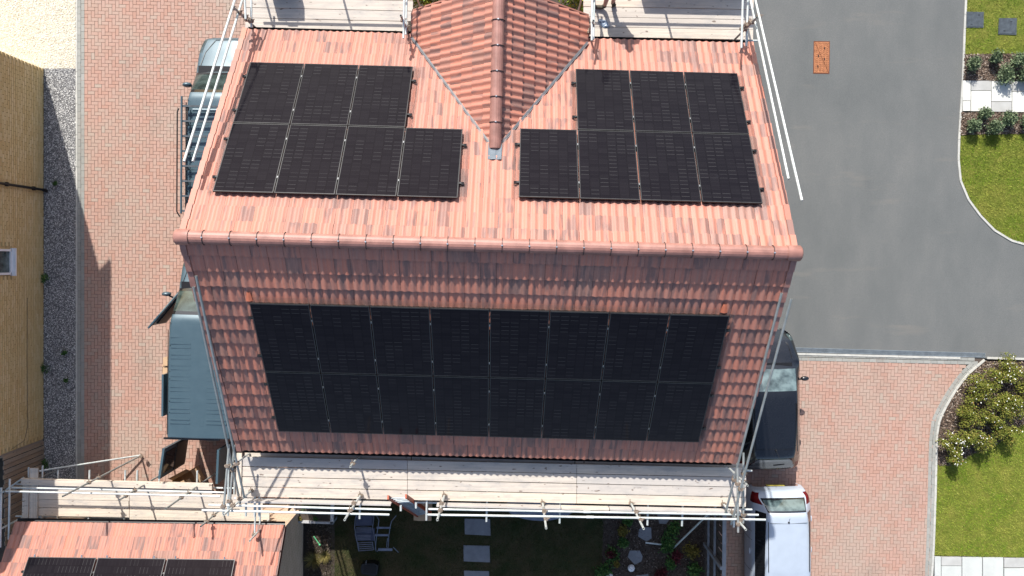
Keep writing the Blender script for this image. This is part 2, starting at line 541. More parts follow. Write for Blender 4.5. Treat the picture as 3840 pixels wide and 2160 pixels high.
MT['leaf'] = m_island('garden_leaf', [(0, (.02, .06, .015)), (.6, (.05, .13, .03)), (1, (.12, .2, .05))])
MT['leaf_red'] = m_island('red_leaf', [(0, (.04, .007, .010)), (1, (.11, .018, .024))])
MT['bark_shaded'] = m_island('shaded_bark_chip', [(0, (.02, .014, .010)), (.5, (.055, .038, .028)), (.9, (.10, .075, .058)), (1, (.26, .22, .18))])  # bark chips darkened in colour to stand for the garden shade
MT['leaf_yel'] = m_island('yellow_leaf', [(0, (.08, .08, .015)), (1, (.22, .17, .04))])
MT['straw'] = m_island('dry_grass', [(0, (.10, .09, .02)), (1, (.26, .21, .08))])
MT['flower'] = m_island('white_flower', [(0, (.8, .8, .68)), (1, (.9, .9, .85))])

# ---------------------------------------------------------------- ground
P0 = lambda L, z=0.0: [at(x, y, z) for x, y in L]


def sheet(name, poly, z, mat, **kw):
    me = bpy.data.meshes.new(name)
    c = sum((Vector((p[0], p[1], 0)) for p in poly), Vector()) / len(poly)
    c.z = z
    me.from_pydata([(p[0] - c.x, p[1] - c.y, 0) for p in poly], [], [tuple(range(len(poly)))])
    me.materials.append(mat)
    o = bpy.data.objects.new(name, me); o.location = c
    put(o, None)
    if me.polygons[0].normal.z < 0: me.flip_normals()
    return tag(o, kind='structure', **kw)


sheet('ground', [(-90, -90), (90, -90), (90, 90), (-90, 90)], -.12, MT['soil'])

# pale kerb lines read off the place (photo pixels on the ground)
kerb_r1 = [(3625, -420), (3622, 0), (3615, 150), (3610, 300), (3602, 424), (3597, 500), (3593, 572), (3595, 637), (3602, 680), (3618, 722), (3642, 770), (3672, 805), (3726, 862), (3786, 900), (3850, 922), (4100, 940)]
kerb_r2 = [(3692, 1349), (3626, 1405), (3583, 1462), (3550, 1518), (3523, 1571), (3513, 1624), (3510, 1730), (3507, 1862), (3501, 2035), (3494, 2160), (3488, 2300)]
red_in = [(3626, 1371), (3583, 1419), (3543, 1478), (3513, 1531), (3490, 1581), (3482, 1664), (3478, 1763), (3475, 1902), (3471, 2061), (3467, 2160), (3462, 2300)]
asph = P0([(2790, -420)] + kerb_r1 + [(4100, 1344), (3692, 1344), (2790, 1318)])
sheet('road', asph, 0.0, MT['asphalt'])


def pieces_along(pts, length, width, gap, z0, z1, off=0.0, start=0.0):
    """matrices + scale for blocks laid end to end along a polyline"""
    pts = [Vector((p[0], p[1], 0)) for p in pts]
    out = []
    seg = [(b - a).length for a, b in zip(pts, pts[1:])]
    tot = sum(seg)
    s = start

    def P(s):
        for a, b, L in zip(pts, pts[1:], seg):
            if s <= L: return a + (b - a) * (s / L), (b - a).normalized()
            s -= L
        return pts[-1], (pts[-1] - pts[-2]).normalized()
    while s + length <= tot + 1e-6:
        a, _ = P(s); b, _ = P(s + length)
        d = (b - a).normalized(); n = Vector((-d.y, d.x, 0))
        out.append((( a + b) / 2 + n * off, math.atan2(d.y, d.x), (b - a).length - gap, width - gap))
        s += length
    return out


def block_mesh(name, lx, ly, lz, mat, bev=.0015):
    mb = MB()
    x, y = lx / 2, ly / 2
    vs = [(-x, -y, -lz), (x, -y, -lz), (x, y, -lz), (-x, y, -lz), (-x, -y, -bev), (x, -y, -bev), (x, y, -bev), (-x, y, -bev)]
    vs += [(-x + bev, -y + bev, 0), (x - bev, -y + bev, 0), (x - bev, y - bev, 0), (-x + bev, y - bev, 0)]
    fs = [(8, 9, 10, 11)]
    for i in range(4):
        j = (i + 1) % 4
        fs += [(i, j, 4 + j, 4 + i), (4 + i, 4 + j, 8 + j, 8 + i)]
    mb.add(vs, fs)
    return mb


def lay_line(root, name, lst, z, h, mat, lx, ly):
    me = block_mesh(name, lx, ly, h, mat).mesh(name, mat)
    for c, a, L, Wd in lst:
        o = bpy.data.objects.new(name, me)
        o.location = (c.x, c.y, z + random.uniform(-.001, .001))
        o.rotation_euler = (0, 0, a)
        o.scale = (L / lx, 1, 1)
        put(o, root)


def pavers(root, poly, ang, org, seen, w=.1):
    """90 degree herringbone; seen = polygon whose blocks become single objects"""
    me = block_mesh('paver', 2 * w - .008, w - .008, .05, None)
    base = me.mesh('paver', MT['paver'])
    xs = [p[0] for p in poly]; ys = [p[1] for p in poly]
    ca, sa = math.cos(ang), math.sin(ang)
    n = int(max(max(xs) - min(xs), max(ys) - min(ys)) / w) + 20
    J, I = np.meshgrid(np.arange(-n, n), np.arange(-n, n))
    Hm = ((I - J) % 4 == 0); Vm = ((I - J) % 4 == 2)
    hx, hy = (I[Hm] + 1.0) * w, (J[Hm] + .5) * w
    vx, vy = (I[Vm] + .5) * w, (J[Vm] + 0.0) * w
    X = np.concatenate([hx, vx]); Y = np.concatenate([hy, vy])
    A = np.concatenate([np.zeros(len(hx)), np.full(len(vx), math.pi / 2)])
    WX = org[0] + X * ca - Y * sa; WY = org[1] + X * sa + Y * ca
    ok = inside(poly, WX, WY)
    WX, WY, A = WX[ok], WY[ok], A[ok]
    sel = inside(seen, WX, WY)
    idx = np.where(sel)[0][:300]
    single = np.zeros(len(WX), bool); single[idx] = True
    for i in idx:
        o = bpy.data.objects.new('paver', base)
        o.location = (float(WX[i]), float(WY[i]), random.uniform(-.003, .001))
        o.rotation_euler = (0, 0, float(A[i]) + ang)
        put(o, root)
    V = np.array(me.v); Fc = me.f
    big = MB()
    for x, y, a in zip(WX[~single], WY[~single], A[~single] + ang):
        c, s = math.cos(a), math.sin(a)
        dz = random.uniform(-.003, .001)
        k = len(big.v)
        big.v += [(x + c * p[0] - s * p[1], y + s * p[0] + c * p[1], p[2] + dz) for p in V]
        big.f += [tuple(i + k for i in f) for f in Fc]
    o = big.build('pavers', MT['paver'], root)
    tag(o, kind='stuff')


HR = -.0265
# left driveway
drv = thing('driveway', at(500, 1000), kind='structure')
lpoly = [at(316, -330), at(960, -330), Vector((-5.9, 8, 0)), Vector((-5.9, -7.0, 0)), at(316, 1900)]
MB().prism([(p.x, p.y) for p in lpoly], -.1, -.018).build('paving_bed', MT['sand'], drv)
pavers(drv, [at(308, -330)] + lpoly[1:4] + [at(308, 1900)], R(-1.2), at(316, 0), P0([(330, 900), (640, 900), (640, 1250), (330, 1250)]))
# two courses of grey setts and the pale edging along the gravel
se = thing('sett_edging', at(303, 1000), kind='structure')
top, bot = at(303.5, -330), at(303.5, 1900)
MB().prism([(p.x, p.y) for p in P0([(290, -330), (317, -330), (317, 1900), (290, 1900)])], -.1, -.016).build('sett_bed', MT['sand'], se)
for off, st in ((.052, 0), (-.052, .1)):
    lay_line(se, 'sett', pieces_along([top, bot], .2, .1, .006, 0, 0, off, st), .005, .05, MT['sett'], .194, .094)
ke = thing('edging_kerb', at(287, 1000), kind='structure')
lay_line(ke, 'kerb_stone', pieces_along([at(287.5, -330), at(287.5, 1900)], .91, .055, .008, 0, 0), .012, .1, MT['kerb'], .902, .05)

# right driveway
drr = thing('driveway', at(3200, 1700), kind='structure')
rpoly = P0([(2700, 1352), (3626, 1371)] + red_in[1:]) + [at(3462, 2420), at(2700, 2420)]
MB().prism([(p.x, p.y) for p in rpoly], -.1, -.018).build('paving_bed', MT['sand'], drr)
pavers(drr, P0([(2700, 1345), (3634, 1364)] + [(x + 15, y) for x, y in red_in[1:]]) + [at(3470, 2420), at(2700, 2420)], HR, at(3000, 1352), P0([(3060, 1500), (3400, 1500), (3400, 1810), (3060, 1810)]))
sr = thing('sett_edging', at(3400, 1360), kind='structure')
bandT = [at(2790, 1331.5), at(3668, 1352)]
dl = []
for off, st in ((.055, 0), (-.055, .1)):
    dl += pieces_along(bandT, .2, .1, .006, 0, 0, off - .02, st)
mid = [((Vector(at(*a)) + Vector(at(*b))) / 2) for a, b in zip(kerb_r2, red_in)]
for off, st in ((.053, 0), (-.053, .1)):
    dl += pieces_along(mid, .2, .1, .006, 0, 0, off, st)
bedp = [at(2790, 1318), at(3692, 1341)] + P0(kerb_r2) + list(reversed(P0(red_in))) + [at(2790, 1352)]
MB().prism([(p.x, p.y) for p in bedp], -.1, -.016).build('sett_bed', MT['sand'], sr)
lay_line(sr, 'sett', dl, .005, .05, MT['sett'], .194, .094)
kr = thing('edging_kerb', at(3600, 700), kind='structure')
kl = pieces_along(P0(kerb_r1), .6, .06, .006, 0, 0) + pieces_along(P0(kerb_r2), .3, .055, .006, 0, 0) + pieces_along(P0([(2790, 1322), (3692, 1345)]), .91, .09, .006, 0, 0) + pieces_along(P0([(3700, 1342), (4050, 1352)]), .6, .07, .006, 0, 0)
lay_line(kr, 'kerb_stone', kl, .022, .12, MT['kerb'], .6, .062)
# linear drain
dr = thing('drain_channel', at(3300, 1322), 'long galvanised drain grating let into the road edge above the right driveway', 'drain grate')
a, b = at(2900, 1309), at(3694, 1332)
MB().beam(a + Vector((0, 0, .002)), b + Vector((0, 0, .002)), .13, .006).build('channel', MT['black'], dr)
m = MB()
n = 220
d = (b - a); e = d.normalized(); nn = Vector((-e.y, e.x, 0))
for s in (-.06, .06): m.beam(a + nn * s + Vector((0, 0, .012)), b + nn * s + Vector((0, 0, .012)), .012, .012)
for i in range(n):
    c = a + d * ((i + .5) / n) + Vector((0, 0, .010))
    m.beam(c - nn * .055, c + nn * .055, .013, .01)
tag(m.build('grating', MT['grate'], dr), kind='stuff')

# gravels
g1 = [(-400, -330), (280, -330), (282, 256), (163, 256), (-400, 256)]
sheet('gravel_bed', P0(g1), -.02, MT['white_gravel_base'])
g2 = [(163, 257), (282, 257), (282, 1960), (163, 1960)]
sheet('gravel_bed', P0(g2), -.021, MT['grey_gravel_base'])


def stones(name, poly, n, size, mat, z=0.0, flat=.42):
    xs = [p[0] for p in poly]; ys = [p[1] for p in poly]
    X = RNG.uniform(min(xs), max(xs), n * 2); Y = RNG.uniform(min(ys), max(ys), n * 2)
    ok = inside(poly, X, Y)
    X, Y = X[ok][:n], Y[ok][:n]
    k = len(X)
    base = np.array([[1, 0, 0], [0, 1, 0], [-1, 0, 0], [0, -1, 0], [0, 0, 1.0]])
    S = RNG.uniform(.5, 1.3, (k, 1, 1)) * size
    V = base[None] * S * RNG.uniform(.6, 1.25, (k, 5, 1)) * np.array([1, 1, flat])
    a = RNG.uniform(0, 6.28, k); ca, sa = np.cos(a)[:, None], np.sin(a)[:, None]
    x = V[:, :, 0] * ca - V[:, :, 1] * sa * .7; y = V[:, :, 0] * sa + V[:, :, 1] * ca * .7
    z_ = V[:, :, 2] + z + RNG.uniform(-.004, .010, (k, 1)) + RNG.normal(0, .18, (k, 1)) * x + RNG.normal(0, .18, (k, 1)) * y
    Q = np.stack([x + X[:, None], y + Y[:, None], z_], 2)
    me = bpy.data.meshes.new(name)
    org = np.array([X.mean(), Y.mean(), z])
    me.vertices.add(k * 5); me.vertices.foreach_set('co', (Q - org).astype(np.float32).ravel())
    T = np.array([[0, 1, 4], [1, 2, 4], [2, 3, 4], [3, 0, 4]])
    idx = (T[None] + (np.arange(k) * 5)[:, None, None]).reshape(-1)
    me.loops.add(len(idx)); me.loops.foreach_set('vertex_index', idx.astype(np.int32))
    me.polygons.add(len(idx) // 3); me.polygons.foreach_set('loop_start', np.arange(len(idx) // 3, dtype=np.int32) * 3)
    me.update(calc_edges=True); me.materials.append(mat)
    o = bpy.data.objects.new(name, me); o.location = [float(t) for t in org]
    return put(o, None)


tag(stones('gravel', P0([(-20, -60), (282, -60), (282, 256), (163, 256), (-20, 180)]), 15000, .017, MT['white_gravel'], -.015), 'cream white gravel in front of the buff brick house', 'gravel', kind='stuff')
tag(stones('gravel', P0(g2), 24000, .018, MT['grey_gravel'], -.016), 'grey slate chippings in a strip along the buff brick wall', 'gravel', kind='stuff')

# lawns, beds, paths on the right
lawn_top = [(3626, -60), (3960, -60), (3960, 200), (3615, 204)]
bed1 = [(3615, 204), (3960, 200), (3960, 304), (3610, 302)]
bed2 = [(3603, 422), (3960, 424), (3960, 500), (3599, 506)]
lawn_mid = [(3599, 506), (3960, 500), (3960, 935), (3850, 918), (3786, 895), (3728, 857), (3676, 800), (3646, 764), (3622, 720), (3606, 678), (3599, 637), (3597, 572)]
bed3 = [(3694, 1354), (3960, 1360), (3960, 1560), (3790, 1610), (3760, 1650), (3700, 1690), (3640, 1705), (3580, 1745), (3515, 1745), (3517, 1626), (3527, 1573), (3554, 1520), (3587, 1464), (3630, 1407)]
lawn_low = [(3512, 1740), (3580, 1740), (3640, 1700), (3700, 1685), (3760, 1645), (3790, 1605), (3960, 1555), (3960, 2092), (3503, 2082), (3508, 1900)]
for nm, pl, mt, z in (('lawn', lawn_top, 'lawn_base', .01), ('flower_bed', bed1, 'bark_base', .006), ('flower_bed', bed2, 'bark_base', .006), ('lawn', lawn_mid, 'lawn_base', .01), ('flower_bed', bed3, 'bark_base', .006), ('lawn', lawn_low, 'lawn_base', .011)):
    sheet(nm, P0(pl), z, MT[mt])


def grass(poly, n, mat, h=.05, z=.01, holes=(), label='', lean=.5):
    xs = [p[0] for p in poly]; ys = [p[1] for p in poly]
    X = RNG.uniform(min(xs), max(xs), n * 3); Y = RNG.uniform(min(ys), max(ys), n * 3)
    ok = inside(poly, X, Y)
    for hp_ in holes: ok &= ~inside(hp_, X, Y)
    X, Y = X[ok][:n], Y[ok][:n]; k = len(X)
    a = RNG.uniform(0, 6.28, k); w = RNG.uniform(.003, .007, k)
    hh = RNG.uniform(.5, 1.3, k) * h
    b = RNG.uniform(0, 6.28, k); ln = RNG.uniform(.2, 1.2, k) * hh * lean * 2
    V = np.zeros((k, 3, 3))
    V[:, 0] = np.stack([X + np.cos(a) * w, Y + np.sin(a) * w, np.full(k, z)], 1)
    V[:, 1] = np.stack([X - np.cos(a) * w, Y - np.sin(a) * w, np.full(k, z)], 1)
    V[:, 2] = np.stack([X + np.cos(b) * ln, Y + np.sin(b) * ln, z + hh], 1)
    o = np_mesh('grass', V, 3, mat)
    return tag(o, label, 'grass', kind='stuff')


def cpoly(L): return [(at(x, y).x, at(x, y).y) for x, y in L]


cov1 = [(3622, 45), (3687, 46), (3686, 105), (3621, 104)]
cov2 = [(3744, 69), (3811, 69), (3809, 132), (3741, 130)]
grass(P0(lawn_top), 9000, MT['grass'], .04, .01, [cpoly(cov1), cpoly(cov2)], 'patchy green grass around the two black covers')
grass(P0(lawn_mid), 24000, MT['grass'], .04, .01, [], 'bright green lawn inside the curved kerb of the road')
grass(P0(lawn_low), 36000, MT['grass'], .04, .011, [], 'bright green lawn below the flowering shrub bed')


def bark(poly, n, label, z=.012, s=.028, mat='bark'):
    xs = [p[0] for p in poly]; ys = [p[1] for p in poly]
    X = RNG.uniform(min(xs), max(xs), n * 3); Y = RNG.uniform(min(ys), max(ys), n * 3)
    ok = inside(poly, X, Y); X, Y = X[ok][:n], Y[ok][:n]; k = len(X)
    a = RNG.uniform(0, 6.28, k); L = RNG.uniform(.4, 1.2, k) * s; Wd = RNG.uniform(.15, .45, k) * s
    V = np.zeros((k, 4, 3))
    tx, ty = RNG.normal(0, .5, k), RNG.normal(0, .5, k)
    for i, (p, q) in enumerate(((-1, -1), (1, -1), (1, 1), (-1, 1))):
        x, y = p * L, q * Wd
        V[:, i] = np.stack([X + x * np.cos(a) - y * np.sin(a), Y + x * np.sin(a) + y * np.cos(a), z + RNG.uniform(0, .012) + .012 + tx * x * .6 + ty * y], 1)
    return tag(np_mesh('bark_mulch', V, 4, MT[mat]), label, 'bark mulch', kind='stuff')


bark(P0(bed1), 4200, 'brown bark chips between the lavender above the pale path')
bark(P0(bed2), 3800, 'brown bark chips between the lavender below the pale path')
bark(P0(bed3), 9000, 'grey brown bark chips under the white flowering shrubs')


def slabs(lst, z=.03, x0=0, y0=0):
    pr = thing('path', at(x0 + lst[0][0], y0 + lst[0][1]), kind='structure')
    for x1, y1, x2, y2, mt in lst:
        p = P0([(x0 + x1 + .6, y0 + y1 + .6), (x0 + x2 - .6, y0 + y1 + .6), (x0 + x2 - .6, y0 + y2 - .6), (x0 + x1 + .6, y0 + y2 - .6)])
        MB().prism([(q.x, q.y) for q in p], -.02, z + random.uniform(-.003, .003)).build('slab', MT[mt], pr)
    p = P0([(x0 + lst[0][0], y0 + lst[0][1]), (3990, y0 + lst[0][1]), (3990, y0 + lst[0][1] + 118), (x0 + lst[0][0], y0 + lst[0][1] + 118)])


slabs([(9, 54, 38, 130, 'slab_w'), (9, 131, 37, 169, 'slab_w'), (39, 55, 115, 92, 'slab_g'), (39, 93, 114, 170, 'slab_w'), (116, 56, 192, 133, 'slab_w'), (115, 134, 191, 172, 'slab_g'), (193, 57, 269, 95, 'slab_g'), (193, 96, 269, 173, 'slab_w'), (270, 57, 346, 134, 'slab_w')], x0=3600, y0=248)
slabs([(3503, 2086, 3527, 2160, 'slab_m'), (3528, 2087, 3604, 2120, 'slab_g'), (3528, 2121, 3604, 2197, 'slab_m'), (3606, 2088, 3681, 2164, 'slab_m'), (3683, 2089, 3760, 2165, 'slab_m'), (3763, 2091, 3840, 2127, 'slab_g'), (3763, 2129, 3840, 2200, 'slab_m')])

# covers
for pl, lab in ((cov1, 'dark square access cover in the grass touching the road kerb'), (cov2, 'dark square access cover out in the grass away from the kerb')):
    c = at(*pl[0])
    t_ = thing('access_cover', at((pl[0][0] + pl[2][0]) / 2, (pl[0][1] + pl[2][1]) / 2), lab, 'access cover')
    P = [(p.x, p.y) for p in P0(pl)]
    MB().prism(P, 0, .03).build('cover_frame', MT['cover'], t_)
    cc = Vector((sum(p[0] for p in P) / 4, sum(p[1] for p in P) / 4, 0))
    MB().prism([tuple((Vector((p[0], p[1], 0)) - cc).xy * .88 + cc.xy) for p in P], .01, .036).build('lid', MT['cover'], t_)
    for k in (-1, 1): MB().box(cc + Vector((.1 * k, .13 * k, .037)), (.05, .02, .004)).build('keyhole', MT['black'], t_)
mh = thing('manhole_cover', at(3081, 214), 'rusty orange rectangular double cover set in the grey road', 'manhole cover')
cA, cB, cD = at(3051, 154), at(3112, 155), at(3049, 276)
ux = (cB - cA); uy = (cD - cA)
q = lambda a, b, z=0: cA + ux * a + uy * b + Vector((0, 0, z))
MB().prism([tuple(q(a, b).xy) for a, b in ((0, 0), (0, 1), (1, 1), (1, 0))], 0, .006).build('cover_frame', MT['rust_dark'], mh)
MB().prism([tuple(q(a, b).xy) for a, b in ((.05, .03), (.05, .97), (.93, .97))], .004, .012).build('lid', MT['rust'], mh)
MB().prism([tuple(q(a, b).xy) for a, b in ((.08, .03), (.95, .03), (.95, .95))], .004, .012).build('lid', MT['rust'], mh)
m = MB()
for i in range(14):
    for j in range(4):
        b0 = .07 + i * .064; a0 = .12 + j * .215
        m.beam(q(a0, b0, .013), q(a0 + .08, b0 + .028, .013), .008, .006)
        m.beam(q(a0 + .08, b0 + .028, .013), q(a0 + .16, b0, .013), .008, .006)
tag(m.build('tread_pattern', MT['rust_dark'], mh), kind='stuff')
for a_, b_ in ((.68, .22), (.3, .46), (.68, .55), (.28, .78)):
    MB().box(q(a_, b_, .014), (.03, .07, .004)).build('keyhole', MT['black'], mh)

# ---------------------------------------------------------------- main house
X0, Y0, ZR, PIT = -.4, .318, H - 13.267, .5732
CR, SR = math.cos(HR), math.sin(HR)
CP, SP = math.cos(PIT), math.sin(PIT)


def hp(u, v, z): return Vector((X0 + u * CR - v * SR, Y0 + u * SR + v * CR, z))


def rp(u, s, side, lift=0.0):
    """point on a slope: s metres down from the ridge, side +1 street, -1 garden"""
    return hp(u, side * (s * CP + lift * SP), ZR - s * SP + lift * CP)


HU, SL = 5.62, 5.56
house = thing('house', hp(0, 0, 0), 'red tiled two storey house in the middle under scaffolding and solar panels', 'house', rz=HR)
eave_z = ZR - SL * SP
vw = SL * CP - .32
m = MB()
uw = HU - .12
w_top = ZR - vw * math.tan(PIT) - .12
pts = [(-vw, 0), (vw, 0), (vw, w_top), (0, ZR - .14), (-vw, w_top)]
vs = [hp(-uw, v, z) for v, z in pts] + [hp(uw, v, z) for v, z in pts]
m.add(vs, [(4, 3, 2, 1, 0), (5, 6, 7, 8, 9), (0, 1, 6, 5), (1, 2, 7, 6), (4, 0, 5, 9)])
m.build('wall', MT['redbrick'], house)
roof = thing('roof', hp(0, 0, ZR), parent=house, rz=HR)
for side in (1, -1):
    m = MB(); L0 = -.03
    p = [rp(-HU, 0.0, side, L0), rp(HU, 0, side, L0), rp(HU, SL - .03, side, L0), rp(-HU, SL - .03, side, L0)]
    q_ = [a - Vector((0, 0, .06)) for a in p]
    m.add(p + q_, [(0, 1, 2, 3), (7, 6, 5, 4), (0, 4, 5, 1), (1, 5, 6, 2), (2, 6, 7, 3), (3, 7, 4, 0)])
    m.build('underlay', MT['under'], roof)

TW, TG = 2 * (HU - .02) / 37, SL / 16


def tile_geo(w, g, nx=12, gap=.004, amp=.027, th=.032):
    V, Fs, UV = [], [], []
    xs = [gap / 2 + (w - gap) * i / nx for i in range(nx + 1)]
    zf = lambda x: amp * (0.5 - .5 * math.cos(2 * math.pi * (2 * x / w))) ** 1.35
    for y, dz in ((0, 0), (g + .012, th)):
        for x in xs: V.append((x, y, zf(x) + dz)); UV.append((x, y))
    for i in range(nx): Fs.append((i, i + 1, nx + 2 + i, nx + 1 + i))
    k = len(V)
    for dz in (th, .0):
        for x in xs: V.append((x, g + .012, zf(x) + dz)); UV.append((x, g))
    for i in range(nx): Fs.append((k + i, k + i + 1, k + nx + 2 + i, k + nx + 1 + i))
    return V, Fs, UV


def tile_mesh(w, g, flip):
    V, Fs, UV = tile_geo(w, g)
    me = bpy.data.meshes.new('tile')
    me.from_pydata(V, [], [tuple(reversed(f)) for f in Fs] if not flip else Fs)
    uvl = me.uv_layers.new(name='UVMap')
    for lp in me.loops: uvl.data[lp.index].uv = UV[lp.vertex_index]
    me.materials.append(MT['tile']); me.shade_smooth()
    return me, (V, Fs, UV)


def slope_matrix(p0, ax, ay):
    """tile frame: x across, y down the slope"""
    az = ax.cross(ay)
    fl = az.z < 0
    if fl: az = -az
    return Matrix(((ax.x, ay.x, az.x, p0.x), (ax.y, ay.y, az.y, p0.y), (ax.z, ay.z, az.z, p0.z), (0, 0, 0, 1))), fl


def lay_tiles(mats, root, w, g, nsingle, name='tile', first=None):
    """mats: list of (matrix, flip) nearest the ridge first"""
    mes = {}
    big = {'v': [], 'f': [], 'uv': []}
    for i, (M, fl) in enumerate(mats):
        if fl not in mes: mes[fl] = tile_mesh(w, g, fl)
        me, (V, Fs, UV) = mes[fl]
        jit = Matrix.Translation((random.uniform(-.0015, .0015), random.uniform(-.004, .004), 0)) @ Matrix.Rotation(random.uniform(-.006, .006), 4, 'X') @ Matrix.Rotation(random.uniform(-.005, .005), 4, 'Z')
        MM = M @ jit
        if i < nsingle:
            o = bpy.data.objects.new(name, me); o.matrix_basis = MM
            put(o, root)
        else:
            k = len(big['v'])
            big['v'] += [tuple(MM @ Vector(p)) for p in V]
            big['f'] += [tuple(k + j for j in (f if fl else reversed(f))) for f in Fs]
            big['uv'] += UV
    if big['v']:
        me = bpy.data.meshes.new('tiles')
        me.from_pydata([(a[0] - big['v'][0][0], a[1] - big['v'][0][1], a[2] - big['v'][0][2]) for a in big['v']], [], big['f'])
        uvl = me.uv_layers.new(name='UVMap')
        li = np.zeros(len(me.loops), dtype=np.int32); me.loops.foreach_get('vertex_index', li)
        uvl.data.foreach_set('uv', np.array(big['uv'], dtype=np.float32)[li].ravel())
        me.materials.append(MT['tile']); me.shade_smooth()
        o = bpy.data.objects.new('tiles', me); o.location = big['v'][0]
        put(o, root); tag(o, kind='stuff')


# cross gable towards the street: its ridge runs along v
def ray_slope(px, py, side):
    """(u, s) where the ray through a pixel meets a main slope"""
    n = Vector((0, 0, 1)); a = rp(0, 0, side); b = rp(1, 0, side); c = rp(0, 1, side)
    n = (b - a).cross(c - a)
    o = Vector((0, 0, H)); d = (at(px, py, 0) - o)
    t_ = (a - o).dot(n) / d.dot(n)
    p = o + d * t_ - a
    return p.dot(b - a), p.dot(c - a)


AU, AS = ray_slope(1853, 552, 1)
LU, LS = ray_slope(1552, 146, 1)
RU_, RS_ = ray_slope(2196, 160, 1)
GU = (LU + RU_) / 2
GW = (RU_ - LU) / 2 + .03
GZ = ZR - AS * SP
g_eave_z = ZR - (LS + RS_) / 2 * SP
GP = math.atan2(GZ - g_eave_z, GW)
GL = GW / math.cos(GP)
GV0 = AS * CP          # where the cross ridge starts on the main slope
# far verge: at eave height seen near y=42 px
ve = at(1545, 41, g_eave_z)
GV1 = -(ve.x - X0) * SR + (ve.y - Y0) * CR


def gp(t_, v, side, lift=0.0):
    """on the cross gable: t_ down from its ridge, side -1 left, +1 right"""
    return hp(GU + side * (t_ * math.cos(GP) + lift * math.sin(GP)), v, GZ - t_ * math.sin(GP) + lift * math.cos(GP))


mats = []
for r in range(16):
    for side in (1, -1):
        for i in range(37):
            u = -HU + .02 + i * TW; s = r * TG
            if side == 1:   # skip what lies buried inside the cross gable
                v = s * CP
                zc = ZR - s * SP
                gz = GZ - abs(u + TW / 2 - GU) * math.tan(GP)
                if v > GV0 + .3 and gz > zc + .22: continue
            ax = (rp(1, 0, side) - rp(0, 0, side)); ay = (rp(0, 1, side) - rp(0, 0, side))
            M, fl = slope_matrix(rp(u, s, side), ax, ay)
            mats.append((M, fl))
gm = []
ng = int(round(GL / .335)); gg = GL / ng
nc = int(math.ceil((GV1 - GV0 + .6) / .3)); gw = .3
for r in range(ng):
    for side in (-1, 1):
        for i in range(nc):
            v1 = GV1 - i * gw
            u_c = GU + side * (r + .5) * gg * math.cos(GP); zc = GZ - (r + .5) * gg * math.sin(GP)
            # keep if above the main slope at its outer end
            zm = ZR - v1 * math.tan(PIT)
            if zc < zm - .12: continue
            ax = (gp(0, -1, side) - gp(0, 0, side)); ay = (gp(1, 0, side) - gp(0, 0, side))
            M, fl = slope_matrix(gp(r * gg, v1, side), ax, ay)
            gm.append((M, fl))
lay_tiles(mats, roof, TW, TG, 300)
lay_tiles(gm, roof, gw, gg, 0)
# gable body below its tiles
m = MB()
uwg = GW - .16
zb = GZ - uwg * math.tan(GP) - .08
pts = [(-uwg, 0), (uwg, 0), (uwg, zb), (0, GZ - .08), (-uwg, zb)]
v0, v1 = 3.6, GV1 - .12
vs = [hp(GU + a, v0, z) for a, z in pts] + [hp(GU + a, v1, z) for a, z in pts]
m.add(vs, [(0, 1, 2, 3, 4), (9, 8, 7, 6, 5), (0, 5, 6, 1), (1, 6, 7, 2), (4, 9, 5, 0)])
m.build('gable_wall', MT['redbrick'], house)
for side in (-1, 1):
    m = MB()
    va = GV0 - .05
    p = [gp(0, va, side, -.02), gp(0, GV1, side, -.02), gp(GL - .02, GV1, side, -.02), gp(GL - .02, vw, side, -.02)]
    m.add(p + [a_ - Vector((0, 0, .05)) for a_ in p], [(0, 1, 2, 3), (7, 6, 5, 4), (0, 4, 5, 1), (1, 5, 6, 2), (2, 6, 7, 3), (3, 7, 4, 0)])
    m.build('underlay', MT['under'], roof)
    # valley line
    a_, b_ = gp(0, GV0, side, .07), rp(GU + side * GW - X0 * 0, (LS if side < 0 else RS_), 1, .06)
    q0 = gp(0.02, GV0, side, .055); q1 = hp(GU + side * GW, (g_eave_z - ZR) / -math.tan(PIT), g_eave_z + .075)
    MB().beam(q0, q1, .035, .03).build('valley_strip', MT['valley'], roof)
    MB().beam(q0 + Vector((side * .028, -.015, .004)), q1 + Vector((side * .028, -.015, .004)), .01, .03).build('valley_trim', MT['rail_grey'], roof)
    # eave gutter of the gable and verge boards
    e0, e1 = gp(GL + .03, GV1 - .04, side, -.04), gp(GL + .03, (ZR - g_eave_z) / math.tan(PIT) + .05, side, -.04)
    MB().tube(e0, e1, .06, 10).build('gutter', MT['black'], house)
    MB().beam(gp(0, GV1 + .012, side, -.05), gp(GL, GV1 + .012, side, -.05), .03, .16).build('verge_board', MT['tile'], house)


